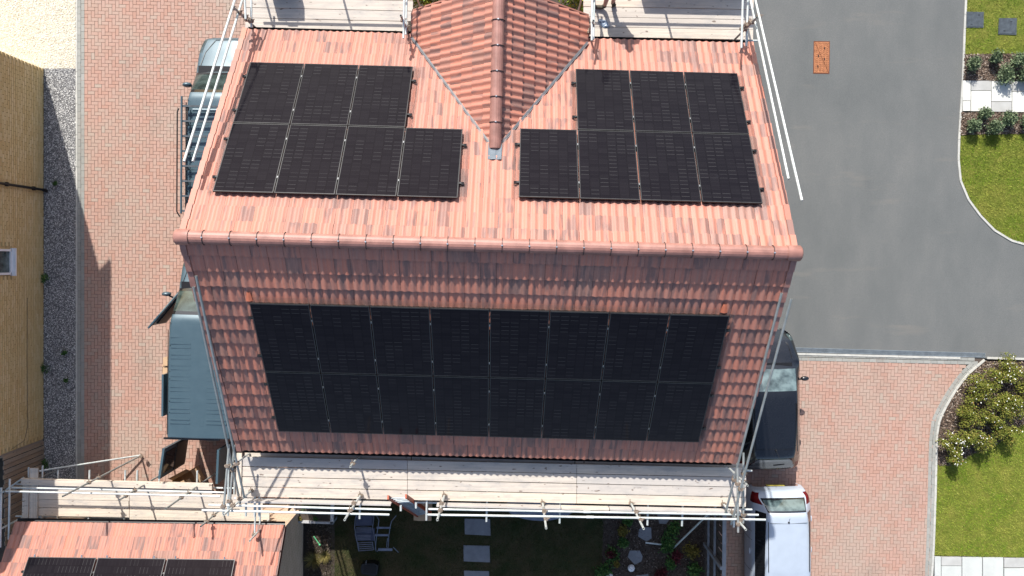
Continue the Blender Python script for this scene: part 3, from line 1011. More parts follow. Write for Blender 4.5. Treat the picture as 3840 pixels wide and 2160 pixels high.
def ridge_tile(p, q, rad, mat, parent, clip=True, k=10, name='ridge_tile', up=Vector((0, 0, 1))):
    d = (q - p).normalized(); x = d.cross(up).normalized(); z = x.cross(d)
    m = MB(); vs = []
    for pt, rr in ((p - d * .01, rad * 1.0), (q, rad * .97)):
        for i in range(k + 1):
            a = math.pi * (-.08 + 1.16 * i / k)
            vs.append(pt + x * math.cos(a) * rr + z * (math.sin(a) * rr * .95))
    nn_ = len(vs)
    vs += [v + (pp - v).normalized() * .016 for v, pp in zip(vs, [p] * (k + 1) + [q] * (k + 1))]
    fs = []
    for i in range(k):
        fs += [(i, i + 1, k + 2 + i, k + 1 + i)]
        fs += [(nn_ + i + 1, nn_ + i, nn_ + k + 1 + i, nn_ + k + 2 + i), (i, nn_ + i, nn_ + i + 1, i + 1), (k + 1 + i, k + 2 + i, nn_ + k + 2 + i, nn_ + k + 1 + i)]
    m.add(vs, fs)
    o = m.build(name, mat, parent, smooth=False)
    if clip:
        c = MB()
        pr = None
        for i in range(k + 1):
            a = math.pi * (-.05 + 1.1 * i / k)
            cur = q + x * math.cos(a) * rad * 1.02 + z * (math.sin(a) * rad * .98)
            if pr is not None: c.beam(pr, cur, .022, .010, d)
            pr = cur
        c.build('ridge_clip', MT['clip'], o)
        c2 = MB().box(q + z * (rad * 1.0) + Vector((0, 0, .004)), (.03, .022, .014))
        c2.build('screw', MT['screw'], o)
    return o


NRT = 23
for i in range(NRT):
    a = -HU - .05 + (2 * HU + .1) * i / NRT; b = -HU - .05 + (2 * HU + .1) * (i + 1) / NRT
    ridge_tile(hp(a, 0, ZR + .025), hp(b, 0, ZR + .025), .128, MT['ridge'], roof, i < NRT - 1)
for sgn in (-1, 1):
    m = MB(); u0 = sgn * (HU + .055)
    n = 12
    ring = [(math.cos(math.pi * (-.1 + 1.2 * i / n)), math.sin(math.pi * (-.1 + 1.2 * i / n))) for i in range(n + 1)]
    vs = [hp(u0 - sgn * .24, c * .145, ZR + .025 + s_ * .14) for c, s_ in ring] + [hp(u0, c * .145, ZR + .025 + s_ * .14) for c, s_ in ring] + [hp(u0 + sgn * .03, c * .12, ZR + .02 + s_ * .115) for c, s_ in ring]
    fs = [(i, i + 1, n + 2 + i, n + 1 + i) for i in range(n)] + [(n + 1 + i, n + 2 + i, 2 * n + 3 + i, 2 * n + 2 + i) for i in range(n)] + [tuple(range(2 * n + 2, 3 * n + 3))]
    m.add(vs, fs); m.build('ridge_end', MT['ridge'], roof, smooth=True)
NG = 9
for i in range(NG):
    a = GV0 - .02 + i * .5; b = a + .5
    if a > GV1: break
    ridge_tile(hp(GU, a, GZ + .03), hp(GU, min(b, GV1 + .03), GZ + .03), .125, MT['ridge'], roof, i < 8)
# pointed end of the cross ridge and its lead saddle
m = MB()
tip = rp(GU, AS - .12, 1, .04)
k = 8; vs = [tip]
for i in range(k + 1):
    a = math.pi * i / k
    vs.append(hp(GU + math.cos(a) * .125, GV0 - .02, GZ + .03 + math.sin(a) * .12))
m.add(vs, [(0, i + 1, i + 2) for i in range(k)])
m.build('ridge_tip', MT['ridge'], roof)
lead = MB()
nx_ = 8
vs = []
for j, s in enumerate((AS - .36, AS - .18, AS + .05)):
    for i in range(nx_ + 1):
        u = GU - .135 + .27 * i / nx_
        vs.append(rp(u, s, 1, .055 + .006 * math.cos(i * 1.6 + .5)))
fs = [(r * (nx_ + 1) + i, r * (nx_ + 1) + i + 1, (r + 1) * (nx_ + 1) + i + 1, (r + 1) * (nx_ + 1) + i) for r in range(2) for i in range(nx_)]
lead.add(vs, fs); lead.build('lead_saddle', MT['lead'], roof)
# dry verge units, one per course
for side in (1, -1):
    for sgn in (-1, 1):
        m = MB()
        for r in range(16):
            s0, s1 = r * TG, (r + 1) * TG + .015
            w0, w1 = HU - .075, HU + .035
            lo, hi = .045, .075
            p = [rp(sgn * w0, s0, side, lo), rp(sgn * w1, s0, side, lo), rp(sgn * w1, s0, side, lo - .10), rp(sgn * w0, s1, side, hi), rp(sgn * w1, s1, side, hi), rp(sgn * w1, s1, side, hi - .13), rp(sgn * w0, s1, side, hi - .06), rp(sgn * w0, s0, side, lo - .05)]
            mm = MB().add(p, [(0, 1, 4, 3), (1, 2, 5, 4), (3, 4, 5, 6), (0, 3, 6, 7)])
            mm.build('verge_tile', MT['tile'] if side > 0 else MT['ridge'], roof)
# gutters and fascia
for side in (1, -1):
    for (ua, ub) in (((-HU + .05, GU - GW - .03), (GU + GW + .03, HU - .05)) if side == 1 else ((-HU + .05, HU - .05),)):
        m = MB(); n = 8; vs = []
        for u in (ua, ub):
            for i in range(n + 1):
                a = math.pi * i / n
                v = side * (SL * CP + .045 - math.cos(a) * .06)
                vs.append(hp(u, v, eave_z - .055 - math.sin(a) * .06))
        m.add(vs, [(i, i + 1, n + 2 + i, n + 1 + i) for i in range(n)])
        m.build('gutter', MT['black'], house)
        MB().beam(hp(ua, side * (SL * CP - .02), eave_z - .12), hp(ub, side * (SL * CP - .02), eave_z - .12), .02, .2).build('fascia', MT['black'], house)
# windows in the gable and garden walls (seen only from the side)
for sgn in (-1, 1):
    w = MB().box(hp(sgn * (uw + .01), 1.2, 4.0), (.04, .9, 1.1)); f = w.build('window', MT['white'], house)
    MB().box(hp(sgn * (uw + .03), 1.2, 4.0), (.02, .78, .98)).build('pane', MT['dark_glass'], f)
for u in (-3.4, 0, 3.2):
    for z in (1.35, 3.9):
        f = MB().box(hp(u, -vw - .01, z), (1.2, .04, 1.1)).build('window', MT['white'], house)
        MB().box(hp(u, -vw - .03, z), (1.08, .02, .98)).build('pane', MT['dark_glass'], f)

# ---------------------------------------------------------------- solar panels
PW, PH, GX, GY = 1.134, 1.722, 1.154, 1.742


def panel_meshes():
    # glass with uv, frame as four bars; local origin at the top left corner, y down slope
    g = bpy.data.meshes.new('glass')
    e = .012
    g.from_pydata([(e, e, 0), (PW - e, e, 0), (PW - e, PH - e, 0), (e, PH - e, 0)], [], [(3, 2, 1, 0)])
    uvl = g.uv_layers.new(name='UVMap')
    uvm = {0: (0, 0), 1: (1, 0), 2: (1, 1), 3: (0, 1)}
    for lp in g.loops: uvl.data[lp.index].uv = uvm[lp.vertex_index]
    g.materials.append(MT['glass_panel'])
    m = MB()
    for c, s in (((PW / 2, .008, -.014), (PW, .016, .034)), ((PW / 2, PH - .008, -.014), (PW, .016, .034)), ((.008, PH / 2, -.014), (.016, PH - .032, .034)), ((PW - .008, PH / 2, -.014), (.016, PH - .032, .034))):
        m.box(c, s)
    m.add([(.01, .01, -.02), (PW - .01, .01, -.02), (PW - .01, PH - .01, -.02), (.01, PH - .01, -.02)], [(0, 1, 2, 3)])
    return g, m.mesh('frame', MT['panel_frame']), MB().box((0, 0, 0), (.016, .045, .008)).mesh('clamp', MT['clamp'])


PG, PF, PC = panel_meshes()
_gf = PG.copy(); _gf.flip_normals()
ORD = ['first', 'second', 'third', 'fourth', 'fifth', 'sixth', 'seventh', 'eighth']


def add_panel(p0, ax, ay, label, group, clamps=True, swap=False):
    az = ax.cross(ay); fl = az.z < 0
    if fl: az = -az
    M = Matrix(((ax.x, ay.x, az.x, p0.x), (ax.y, ay.y, az.y, p0.y), (ax.z, ay.z, az.z, p0.z), (0, 0, 0, 1)))
    r = bpy.data.objects.new('solar_panel', None); r.empty_display_size = .1
    r.matrix_basis = Matrix.Translation(p0)
    put(r, None); tag(r, label, 'solar panel', group)
    o = bpy.data.objects.new('glass', _gf if fl else PG); o.matrix_basis = M; put(o, r)
    o = bpy.data.objects.new('frame', PF); o.matrix_basis = M; put(o, r)
    if clamps:
        for s in (.22, .78):
            o = bpy.data.objects.new('clamp', PC); o.matrix_basis = M @ Matrix.Translation((PW + .01, PH * s, .002)); put(o, r)
    return r


LIFT = .135


def array(side, u0, s0, rows, name, group):
    """rows: list of (row index from ridge, first col, n cols, word)"""
    ax = rp(1, 0, side) - rp(0, 0, side); ay = rp(0, 1, side) - rp(0, 0, side)
    for r, c0, n, word in rows:
        for i in range(n):
            u = u0 + (c0 + i) * GX; s = s0 + r * GY
            add_panel(rp(u, s, side, LIFT), ax, ay, f'black solar panel, {ORD[i]} from the left, {word}, {name}', group, i < n - 1)
        for kk, fr in enumerate((.22, .78)):
            s = s0 + r * GY + PH * fr
            rl = thing('mounting_rail', rp(u0 + c0 * GX, s, side, .07), f'mounting rail, {"ridge" if kk == 0 else "eaves"} side, under the {word} of the {name}', 'mounting rail', 'rails carrying the solar panels')
            MB().beam(rp(u0 + c0 * GX - .07, s, side, .085), rp(u0 + (c0 + n) * GX + .05, s, side, .085), .04, .045, rp(0, 0, side, 1) - rp(0, 0, side, 0)).build('rail', MT['panel_frame'], rl)
            for uu in (u0 + c0 * GX - .075, u0 + (c0 + n) * GX + .055):
                MB().box(rp(uu, s, side, .085), (.05, .055, .055)).build('end_cap', MT['black'], rl)


array(-1, -4.5725, 1.3715, [(0, 0, 8, 'upper row'), (1, 0, 8, 'lower row')], 'wide garden side array', 'solar panels on the garden slope')
array(1, -5.2166, .9667, [(0, 0, 4, 'ridge row'), (1, 0, 3, 'eaves row')], 'array left of the small gable', 'solar panels left of the gable')
array(1, .5309, 1.0292, [(0, 0, 4, 'ridge row'), (1, 1, 3, 'eaves row')], 'array right of the small gable', 'solar panels right of the gable')


def bird_mesh(pts, width, side_fn, label):
    """wire netting bent down from the panel edge and out over the tiles"""
    m = MB()
    for (p, q_), out in pts:
        L = math.hypot(q_[0] - p[0], q_[1] - p[1])
        n = max(2, int(L / .024))
        def P(t_, w):
            u = p[0] + (q_[0] - p[0]) * t_ + out[0] * w; s = p[1] + (q_[1] - p[1]) * t_ + out[1] * w
            lift = LIFT - .02 if w <= 0 else .072
            return side_fn(u, s, lift)
        for w in np.arange(.02, width + .001, .024):
            for a in range(0, n, 12):
                m.beam(P(a / n, w), P(min(1, (a + 12) / n), w), .0022, .0022)
        for i in range(n + 1):
            a, b, c = P(i / n, 0), P(i / n, .02), P(i / n, width)
            m.beam(a, b, .0022, .0022); m.beam(b, c, .0022, .0022)
    return tag(m.build('bird_mesh', MT['mesh']), label, 'bird mesh', 'bird mesh round the solar arrays')


uS, sS = -4.5725, 1.3715
bird_mesh([(((uS, sS), (uS + 8 * GX, sS)), (0, -1)), (((uS, sS), (uS, sS + 2 * GY)), (-1, 0)), (((uS + 8 * GX, sS), (uS + 8 * GX, sS + 2 * GY)), (1, 0))], .11, lambda u, s, l: rp(u, s, -1, l), 'fine wire netting skirting the wide garden side solar array')
uL, sL = -5.2166, .9667
bird_mesh([(((uL + 4 * GX, sL), (uL + 4 * GX, sL + GY)), (1, 0)), (((uL + 3 * GX, sL + GY), (uL + 3 * GX, sL + 2 * GY)), (1, 0)), (((uL, sL), (uL, sL + 2 * GY)), (-1, 0))], .13, lambda u, s, l: rp(u, s, 1, l), 'fine wire netting skirting the solar array left of the small gable')
uR, sR = .5309, 1.0292
bird_mesh([(((uR, sR), (uR, sR + GY)), (-1, 0)), (((uR + GX, sR + GY), (uR + GX, sR + 2 * GY)), (-1, 0)), (((uR + 4 * GX, sR), (uR + 4 * GX, sR + 2 * GY)), (1, 0))], .13, lambda u, s, l: rp(u, s, 1, l), 'fine wire netting skirting the solar array right of the small gable')
# orange tile pieces wedged above the garden array
for px, py, lab in ((938, 1107, 'small orange piece of tile above the left end of the garden side array'), (2713, 1151, 'small orange piece of tile above the right end of the garden side array')):
    u, s = ray_slope(px, py, -1)
    m = MB()
    m.add([rp(u - .035, s - .11, -1, .06), rp(u + .035, s - .11, -1, .06), rp(u + .065, s + .07, -1, .09), rp(u - .065, s + .07, -1, .09), rp(u, s - .11, -1, .07), rp(u, s + .07, -1, .115), rp(u - .065, s + .07, -1, .04), rp(u + .065, s + .07, -1, .04)],
          [(0, 4, 5, 3), (4, 1, 2, 5), (3, 5, 2, 7, 6), (0, 3, 6), (1, 7, 2)])
    tag(m.build('tile_piece', MT['tile_orange']), lab, 'roof tile', 'orange tile pieces')

# ---------------------------------------------------------------- scaffolding
TR = .0242


def tube(parent, p, q, name='tube', mat=None):
    return MB().tube(p, q, TR, 10, hollow=True).build(name, mat or MT['tube'], parent, smooth=False)


def pt(px, py, z): return at(px, py, z)


def coupler(parent, p):
    p = Vector(p)
    m = MB().box(p, (.075, .07, .075), Matrix.Rotation(random.uniform(-.3, .3), 3, 'Z'))
    m.box(p + Vector((.03, .02, .03)), (.11, .016, .016)); m.box(p + Vector((-.02, .04, -.03)), (.016, .10, .016))
    m.tube(p - Vector((.05, 0, 0)), p + Vector((.05, 0, 0)), .036, 8)
    return m.build('coupler', MT['coupler'], parent)


def board(parent, c0, c1, width, th=.038, mat='wood', name='board'):
    """plank from c0 to c1 (centre line, top surface)"""
    a, b = Vector(c0), Vector(c1)
    d = (b - a).normalized()
    m = MB().beam(a - Vector((0, 0, th / 2)), b - Vector((0, 0, th / 2)), width, th)
    return m.build(name, MT[mat], parent)


BZ = 4.52
# --- garden side
sg = thing('scaffold', hp(0, -5.3, 0), 'long scaffold platform with double handrail along the garden side of the house', 'scaffold', 'scaffolds')


def row_line(pL, pR, z): return at(*pL, z), at(*pR, z)


rowsG = [(1712, 1754), (1749, 1790), (1787, 1828), (1825, 1865), (1863, 1903)]   # row edges, left x=905 / right x=2770
for k in range(4):
    yl = (rowsG[k][0] + rowsG[k + 1][0]) / 2; yr = (rowsG[k][1] + rowsG[k + 1][1]) / 2
    A, B = at(905, yl, BZ), at(2798, yr, BZ)
    br = [(0.0, .3285), (.3285, .664), (.664, 1.0)]
    for i, (a, b) in enumerate(br):
        j = random.uniform(-.004, .004)
        p, q_ = A.lerp(B, a + (.0004 if a else 0)), A.lerp(B, b - .0004)
        off = Vector((0, random.uniform(-.002, .002), random.uniform(-.003, .003)))
        board(sg, p + off, q_ + off, .216)
A, B = at(918, 1702, BZ - .12), at(2790, 1751, BZ - .12)
for a, b in ((0, .332), (.334, .66), (.662, 1)): board(sg, A.lerp(B, a), A.lerp(B, b), .14)
A, B = at(890, 1720, BZ + .03), at(905, 1880, BZ + .03)
board(sg, at(897, 1700, BZ + .04), at(893, 1885, BZ + .04), .12, mat='wood_y')


def toe(parent, p, q, h=.21, th=.038, mat='wood'):
    m = MB().beam(Vector(p) + Vector((0, 0, h / 2)), Vector(q) + Vector((0, 0, h / 2)), th, h)
    return m.build('toe_board', MT[mat], parent)


for x0_, x1_ in ((905, 1470), (1640, 2100), (2103, 2280), (2283, 2775)):
    f = lambda x: 1871 + (x - 905) * (1911 - 1871) / 1870
    toe(sg, at(x0_, f(x0_), BZ), at(x1_, f(x1_), BZ))
# handrails
for (xa, ya, xb, yb, z) in ((783, 1893, 1468, 1911, 5.3), (758, 1913, 1460, 1930, 5.76), (1607, 1909, 2844, 1931, 5.3), (1604, 1930, 2871, 1949, 5.76)):
    a, b = at(xa, ya, z), at(xb, yb, z)
    tube(sg, a, b)
    L = (b - a).length
    if L > 5:
        c = a.lerp(b, .48); MB().tube(c - (b - a).normalized() * .08, c + (b - a).normalized() * .08, .031, 10).build('sleeve', MT['tube'], sg)
# standards with open tops
tops = [(839, 1931), (1292, 1950), (1640, 1950), (2048, 1981), (2414, 1983), (2797, 1986)]
for x, y in tops:
    t_ = at(x, y, 6.2)
    tube(sg, Vector((t_.x, t_.y, 0)), t_, 'standard')
    coupler(sg, (t_.x + .02, t_.y + .05, 5.76)); coupler(sg, (t_.x, t_.y + .05, 5.3)); coupler(sg, (t_.x, t_.y, 4.6))
# inner standards
for bx, by, zt in ((924, 1708, 5.75), (2724, 1746, 6.1), (1340, 1717, 5.35)):
    b = at(bx, by, 4.6)
    tube(sg, Vector((b.x, b.y, 0)), Vector((b.x, b.y, zt)), 'standard')
    coupler(sg, (b.x, b.y, zt - .25))
# transoms under the boards
for x in (858, 925, 958, 975, 1353, 1604, 1830, 2105, 2435, 2565, 2760):
    a = at(x, 1710 + (x - 905) * .0225, BZ - .07); 
    e = hp(0, -1, 0) - hp(0, 0, 0)
    tube(sg, a, a + e * 1.42, 'transom')
for y_ in (1722, 1868):
    tube(sg, at(880, y_, BZ - .13), at(2820, y_ + 43, BZ - .13), 'ledger')
# corner returns
for (xa, ya, xb, yb, z) in ((859, 1669, 837, 1928, 5.76), (879, 1669, 860, 1909, 5.3), (2788, 1698, 2787, 1962, 5.5), (2765, 1737, 2768, 1996, 5.85)):
    tube(sg, at(xa, ya, z), at(xb, yb, z), 'tube', MT['tube_dull'])
    coupler(sg, at(xa + (xb - xa) * .3, ya + (yb - ya) * .3, z)); coupler(sg, at(xb, yb - 30, z))
# sloping rails that follow the verges, garden slope
for (xa, ya, za, xb, yb, zb_) in ((726, 1076, 7.70, 901, 1888, 4.95), (735, 1035, 7.92, 916, 1866, 5.25), (2931, 1100, 7.88, 2720, 1926, 5.2), (2967, 1120, 8.0, 2742, 1966, 5.6)):
    a, b = at(xa, ya, za), at(xb, yb, zb_)
    tube(sg, a, b, 'raking_rail', MT['tube_dull'])
    coupler(sg, a.lerp(b, .82))
tube(sg, at(2526, 2055, .05), at(2712, 1872, 3.6), 'brace')
tube(sg, at(2421, 2035, .08), at(2493, 2043, .08), 'brace')
tube(sg, at(1200, 1890, 2.0), at(1290, 1780, 4.4), 'brace')

# --- street side, two platforms
sa = thing('scaffold', at(1200, 0, 0), 'street side scaffold platform left of the small gable with two sloping rails over the vans', 'scaffold', 'scaffolds')
for k, (y0_, y1_) in enumerate(((-90, -51), (-50, -11.5), (-10.5, 27), (28, 66), (67, 104))):
    yc = (y0_ + y1_) / 2
    board(sa, at(922 - k * .5, yc, BZ), at(1548 if k < 4 else 1530, yc + 14, BZ), .219)
board(sa, at(928, 115, BZ - .14), at(1525, 128, BZ - .14), .11)
toe(sa, at(922, -120, BZ), at(1548, -106, BZ))
tube(sa, at(921, 72, 5.76), at(912, -160, 5.76)); tube(sa, at(943, 103, 5.3), at(941, -140, 5.3))
tube(sa, at(1513, 144, 5.76), at(1519, -160, 5.76)); tube(sa, at(1522, 130, 5.3), at(1528, -140, 5.3))
for (bx, by, z0_, zt) in ((967, 112, 4.6, 6.05), (1538, 137, 4.6, 6.0)):
    b = at(bx, by, z0_)
    tube(sa, Vector((b.x, b.y, 0)), Vector((b.x, b.y, zt)), 'standard', MT['tube_dull'])
    for dz in (.3, .75): coupler(sa, (b.x, b.y, zt - dz))
    tube(sa, Vector((b.x + .02, b.y + 1.25, 0)), Vector((b.x + .02, b.y + 1.25, zt)), 'standard')
b = at(1250, -140, 4.6)
tube(sa, Vector((b.x, b.y, 0)), Vector((b.x, b.y, 6.1)), 'standard')
tube(sa, at(900, -118, 5.76), at(1560, -106, 5.76)); tube(sa, at(900, -116, 5.3), at(1560, -104, 5.3))
for x in (990, 1110, 1230, 1370, 1480):
    a = at(x, 118, BZ - .07); tube(sa, a, a + Vector((.03, 1.5, 0)), 'transom')
tube(sa, at(905, 60, BZ - .13), at(1560, 74, BZ - .13), 'ledger')
for (xa, ya, za, xb, yb, zb_) in ((690, 606, 7.85, 893, -40, 5.85), (723, 606, 7.55, 915, -20, 5.5)):
    tube(sa, at(xa, ya, za), at(xb, yb, zb_), 'raking_rail')
coupler(sa, at(870, 30, 5.95)); coupler(sa, at(895, 50, 5.6)); coupler(sa, at(920, 62, 5.5)); coupler(sa, at(942, 78, 5.4))

sb = thing('scaffold', at(2500, 0, 0), 'street side scaffold platform right of the small gable with two sloping rails over the road', 'scaffold', 'scaffolds')
for k, (y0_, y1_) in enumerate(((-92, -54), (-53, -15), (-14, 23.5), (24.5, 62), (63, 99), (100, 137))):
    yc = (y0_ + y1_) / 2
    board(sb, at(2188, yc, BZ), at(2828 - k * .8, yc + 12, BZ), .216)
board(sb, at(2200, 152, BZ - .14), at(2822, 162, BZ - .14), .16)
toe(sb, at(2188, -100, BZ), at(2830, -88, BZ))
tube(sb, at(2225, 149, 5.3), at(2233, -140, 5.3)); tube(sb, at(2219, 152, 5.76), at(2222, -160, 5.76))
tube(sb, at(2780, 180, 5.76), at(2790, -160, 5.76)); tube(sb, at(2798, 173, 5.3), at(2810, -140, 5.3))
for (bx, by, zt) in ((2201, 149, 5.9), (2754, 149, 6.1)):
    b = at(bx, by, 4.6)
    tube(sb, Vector((b.x, b.y, 0)), Vector((b.x, b.y, zt)), 'standard', MT['tube_dull'])
    for dz in (.3, .75): coupler(sb, (b.x, b.y, zt - dz))
    tube(sb, Vector((b.x + .02, b.y + 1.45, 0)), Vector((b.x + .02, b.y + 1.45, zt)), 'standard')
b = at(2450, -150, 4.6)
tube(sb, Vector((b.x, b.y, 0)), Vector((b.x, b.y, 6.1)), 'standard')
tube(sb, at(2180, -118, 5.76), at(2850, -106, 5.76)); tube(sb, at(2180, -116, 5.3), at(2850, -104, 5.3))
for x in (2295, 2353, 2464, 2581, 2700):
    a = at(x, 148, BZ - .07); tube(sb, a, a + Vector((.03, 1.6, 0)), 'transom')
tube(sb, at(2185, 140, BZ - .13), at(2840, 153, BZ - .13), 'ledger')
for (xa, ya, za, xb, yb, zb_) in ((3007, 752, 8.1, 2828, -20, 5.8), (2957, 671, 7.8, 2812, -10, 5.45)):
    tube(sb, at(xa, ya, za), at(xb, yb, zb_), 'raking_rail', MT['tube'])
coupler(sb, at(2845, 62, 6.0)); coupler(sb, at(2815, 82, 5.75)); coupler(sb, at(2800, 92, 5.6)); coupler(sb, at(2783, 108, 5.5))

cr = thing('shadow_boards', at(2570, -88, BZ), 'unseen stack of boards added for its shadow on the right street platform', 'boards')  # out of view, added to cast the shadow band on the boards
p_, q_ = at(2385, -84, BZ), at(2790, -76, BZ)
MB().beam(p_ + Vector((0, 0, .34)), q_ + Vector((0, 0, .34)), .05, .68).build('board', MT['wood'], cr)
cr = thing('shadow_bag', at(1060, -70, BZ), 'unseen dark tool bag added for its shadow on the left street platform', 'tool bag')  # out of view, a guessed object added for the shadow it casts
p_ = at(1062, -62, BZ)
MB().box(p_ + Vector((0, 0, .3)), (.6, .3, .6)).build('bag_body', MT['cloth_black'], cr)
for k_ in (-.12, .12): MB().path([p_ + Vector((-.15, k_, .58)), p_ + Vector((-.1, k_, .72)), p_ + Vector((.1, k_, .72)), p_ + Vector((.15, k_, .58))], .012, 6).build('handle', MT['black'], cr)

# --- low scaffold in front of the garage
sc = thing('scaffold', at(500, 1880, 0), 'low scaffold platform between the driveway and the garage roof at the lower left', 'scaffold', 'scaffolds')
GBZ = 1.62
for y0_, xs_ in ((1826, ((140, 484), (486, 795))), (1856.5, ((140, 484), (486, 960))), (1887, ((131, 482), (486, 985))), (1919, ((140, 484), (486, 1010)))):
    for a_, b_ in xs_:
        f = lambda x: y0_ + (x - 140) * .019
        off = random.uniform(-.006, .006)
        board(sc, at(a_, f(a_), GBZ + off), at(b_, f(b_), GBZ + off), .216)
for a_, b_ in ((486, 985),):
    board(sc, at(a_, 1944.5, GBZ), at(b_, 1952, GBZ), .10)
toe(sc, at(88, 1803, GBZ), at(800, 1822, GBZ), .1, .16)
board(sc, at(97, 1812, GBZ + .03), at(93, 1948, GBZ + .03), .17, mat='wood_y')
board(sc, at(127, 1756, GBZ + .045), at(124, 1950, GBZ + .045), .22, mat='wood_y')
tube(sc, at(45, 1828, 2.2), at(842, 1847, 2.2)); tube(sc, at(20, 1842, 2.65), at(826, 1861, 2.65))
tube(sc, at(37, 1796, 2.4), at(33, 2022, 2.4)); tube(sc, at(5, 1828, 2.8), at(1, 2052, 2.8))
tube(sc, at(108, 1752, GBZ - .07), at(106, 1950, GBZ - .07), 'transom')
for x in (160, 218, 336, 470, 515, 598, 740, 880, 955):
    y0_ = 1745 if x < 200 else 1762
    tube(sc, at(x, y0_ + (x - 160) * .005, GBZ - .07), at(x - 4, 1958 + (x - 160) * .012, GBZ - .07), 'transom')
for yy in (1815, 1935): tube(sc, at(60, yy, GBZ - .13), at(1000, yy + 18, GBZ - .13), 'ledger')
for bx, by, zt in ((529, 1708, 3.75), (832, 1758, 3.5), (650, 1752, 2.95), (915, 1836, 3.0), (220, 1760, 2.2)):
    b = at(bx, by, 0)
    tube(sc, b, Vector((b.x, b.y, zt)), 'standard', MT['tube_dull'])
    if zt > 2.9:
        coupler(sc, (b.x, b.y, 2.65)); coupler(sc, (b.x, b.y, 2.2))
tube(sc, at(147, 1766, GBZ - .05), at(529, 1707, .1), 'brace')
tube(sc, at(1, 1852, 1.7), at(90, 1790, 1.5), 'brace')
tube(sc, at(5, 1982, 2.6), at(95, 1935, 1.5), 'brace')
for sx_ in ((960, 1968), (941, 2025)):
    pass
tube(sc, at(958, 1900, 2.7), at(955, 2003, 2.7)); tube(sc, at(976, 1900, 2.3), at(974, 1985, 2.3))
tube(sc, at(936, 2029, 3.3), at(1012, 1946, 1.5), 'standard')
coupler(sc, at(952, 2005, 2.75)); coupler(sc, at(968, 1988, 2.35)); coupler(sc, at(529, 1712, .25))

# ---------------------------------------------------------------- garage (lower left)
ga = thing('garage', at(500, 2100, 0), 'low garage with pink red tiled roof and three solar panels at the lower left', 'garage', rz=HR)
GEZ = 2.35
eL, eR = at(57, 1959, GEZ), at(1066, 1972, GEZ)
gx = (eR - eL).normalized(); gy = Vector((gx.y, -gx.x, 0))
GPIT = R(33)
gdn = (gy * math.cos(GPIT) + Vector((0, 0, math.sin(GPIT))))   # up the slope, away from the eave
GLn = (eR - eL).length
m = MB()
wl, wr = eL + gx * .15 + gy * .25, eL + gx * ((at(1137, 2050, 0) - eL).dot(gx)) + gy * .25
fl_ = [wl, wr, wr + gy * 6, wl + gy * 6]
zt_ = GEZ + .08
m.add([(p.x, p.y, 0) for p in fl_] + [(p.x, p.y, zt_) for p in fl_] + [tuple(((fl_[0] + fl_[3]) / 2).xy) + (zt_ + 3 * math.tan(GPIT) - .1,), tuple(((fl_[1] + fl_[2]) / 2).xy) + (zt_ + 3 * math.tan(GPIT) - .1,)],
      [(0, 1, 5, 4), (2, 3, 7, 6), (1, 2, 6, 9, 5), (3, 0, 4, 8, 7)])
m.build('wall', MT['brown_brick'], ga)
gd = MB().box(Vector((*((wl + wr) / 2 - gy * .03).xy, 1.02)), (4.4, .05, 2.04), Matrix.Rotation(HR, 3, 'Z')).build('garage_door', MT['black'], ga)
gr = thing('roof', (eL + eR) / 2, parent=ga, rz=HR)
hgt = 3.35 / math.cos(GPIT)
for sgn in (1, -1):
    if sgn == 1: a, dn = eL, gdn
    else: a, dn = eL + gy * 6.5, -gy * math.cos(GPIT) + Vector((0, 0, math.sin(GPIT)))
    p = [a, a + gx * GLn, a + gx * GLn + dn * (hgt - .1), a + dn * (hgt - .1)]
    dz = Vector((0, 0, -.02)); dz2 = Vector((0, 0, -.1))
    MB().add([x + dz for x in p] + [x + dz2 for x in p], [(0, 1, 2, 3), (7, 6, 5, 4), (0, 4, 5, 1), (1, 5, 6, 2), (2, 6, 7, 3), (3, 7, 4, 0)]).build('underlay', MT['under'], gr)
gw2 = GLn / 24
mats = []
for r in range(11):
    for i in range(24):
        p0 = eL + gx * (gw2 * i) + gdn * ((r + 1) * .338)
        M, fl = slope_matrix(p0, gx, -gdn)
        mats.append((M, fl))
lay_tiles(mats, gr, gw2, .338, 264)
MB().beam(eR + gx * .02 + gdn * .05 - Vector((0, 0, .06)), eR + gx * .02 + gdn * hgt - Vector((0, 0, .06)), .03, .14).build('bargeboard', plain('maroon_board', (.08, .025, .02), .5), ga)
m = MB(); n = 8; vs = []
for p in (eL, eR):
    for i in range(n + 1):
        a = math.pi * i / n
        vs.append(p - gy * (.05 + math.cos(a) * .055) + Vector((0, 0, -.03 - math.sin(a) * .055)))
m.add(vs, [(i, i + 1, n + 2 + i, n + 1 + i) for i in range(n)])
m.build('gutter', MT['black'], ga)
# landscape panels on the garage
nrm = Vector((0, 0, 1)) - gdn * gdn.z
nrm.normalize()
pz = eL + nrm * .13
# find start: top-left visible corner px (107,2086)
o_ = Vector((0, 0, H)); d_ = at(107, 2088, 0) - o_
tt = (pz - o_).dot(nrm) / d_.dot(nrm)
pc = o_ + d_ * tt
for i in range(3):
    base = pc + gx * (i * 1.775)
    # panel x axis runs up the slope, y axis along the eave
    add_panel(base, gdn, gx, f'black solar panel laid sideways on the garage roof, {ORD[i]} from the left', 'solar panels on the garage')
for k, (off, w_) in enumerate(((.35, 'nearer to'), (.8, 'farther from'))):
    rl = thing('mounting_rail', pc, f'mounting rail under the garage panels, {w_} the eave', 'mounting rail', 'rails carrying the solar panels')
    a = pc + gdn * off - nrm * .05
    MB().beam(a - gx * .05, a + gx * 5.25, .04, .045, nrm).build('rail', MT['panel_frame'], rl)
    MB().box(a - gx * .05, (.05, .05, .05)).build('end_cap', MT['black'], rl)
for i, fr in enumerate((.06, .62, 1.0, 1.62, 2.0, 2.62)):
    pass
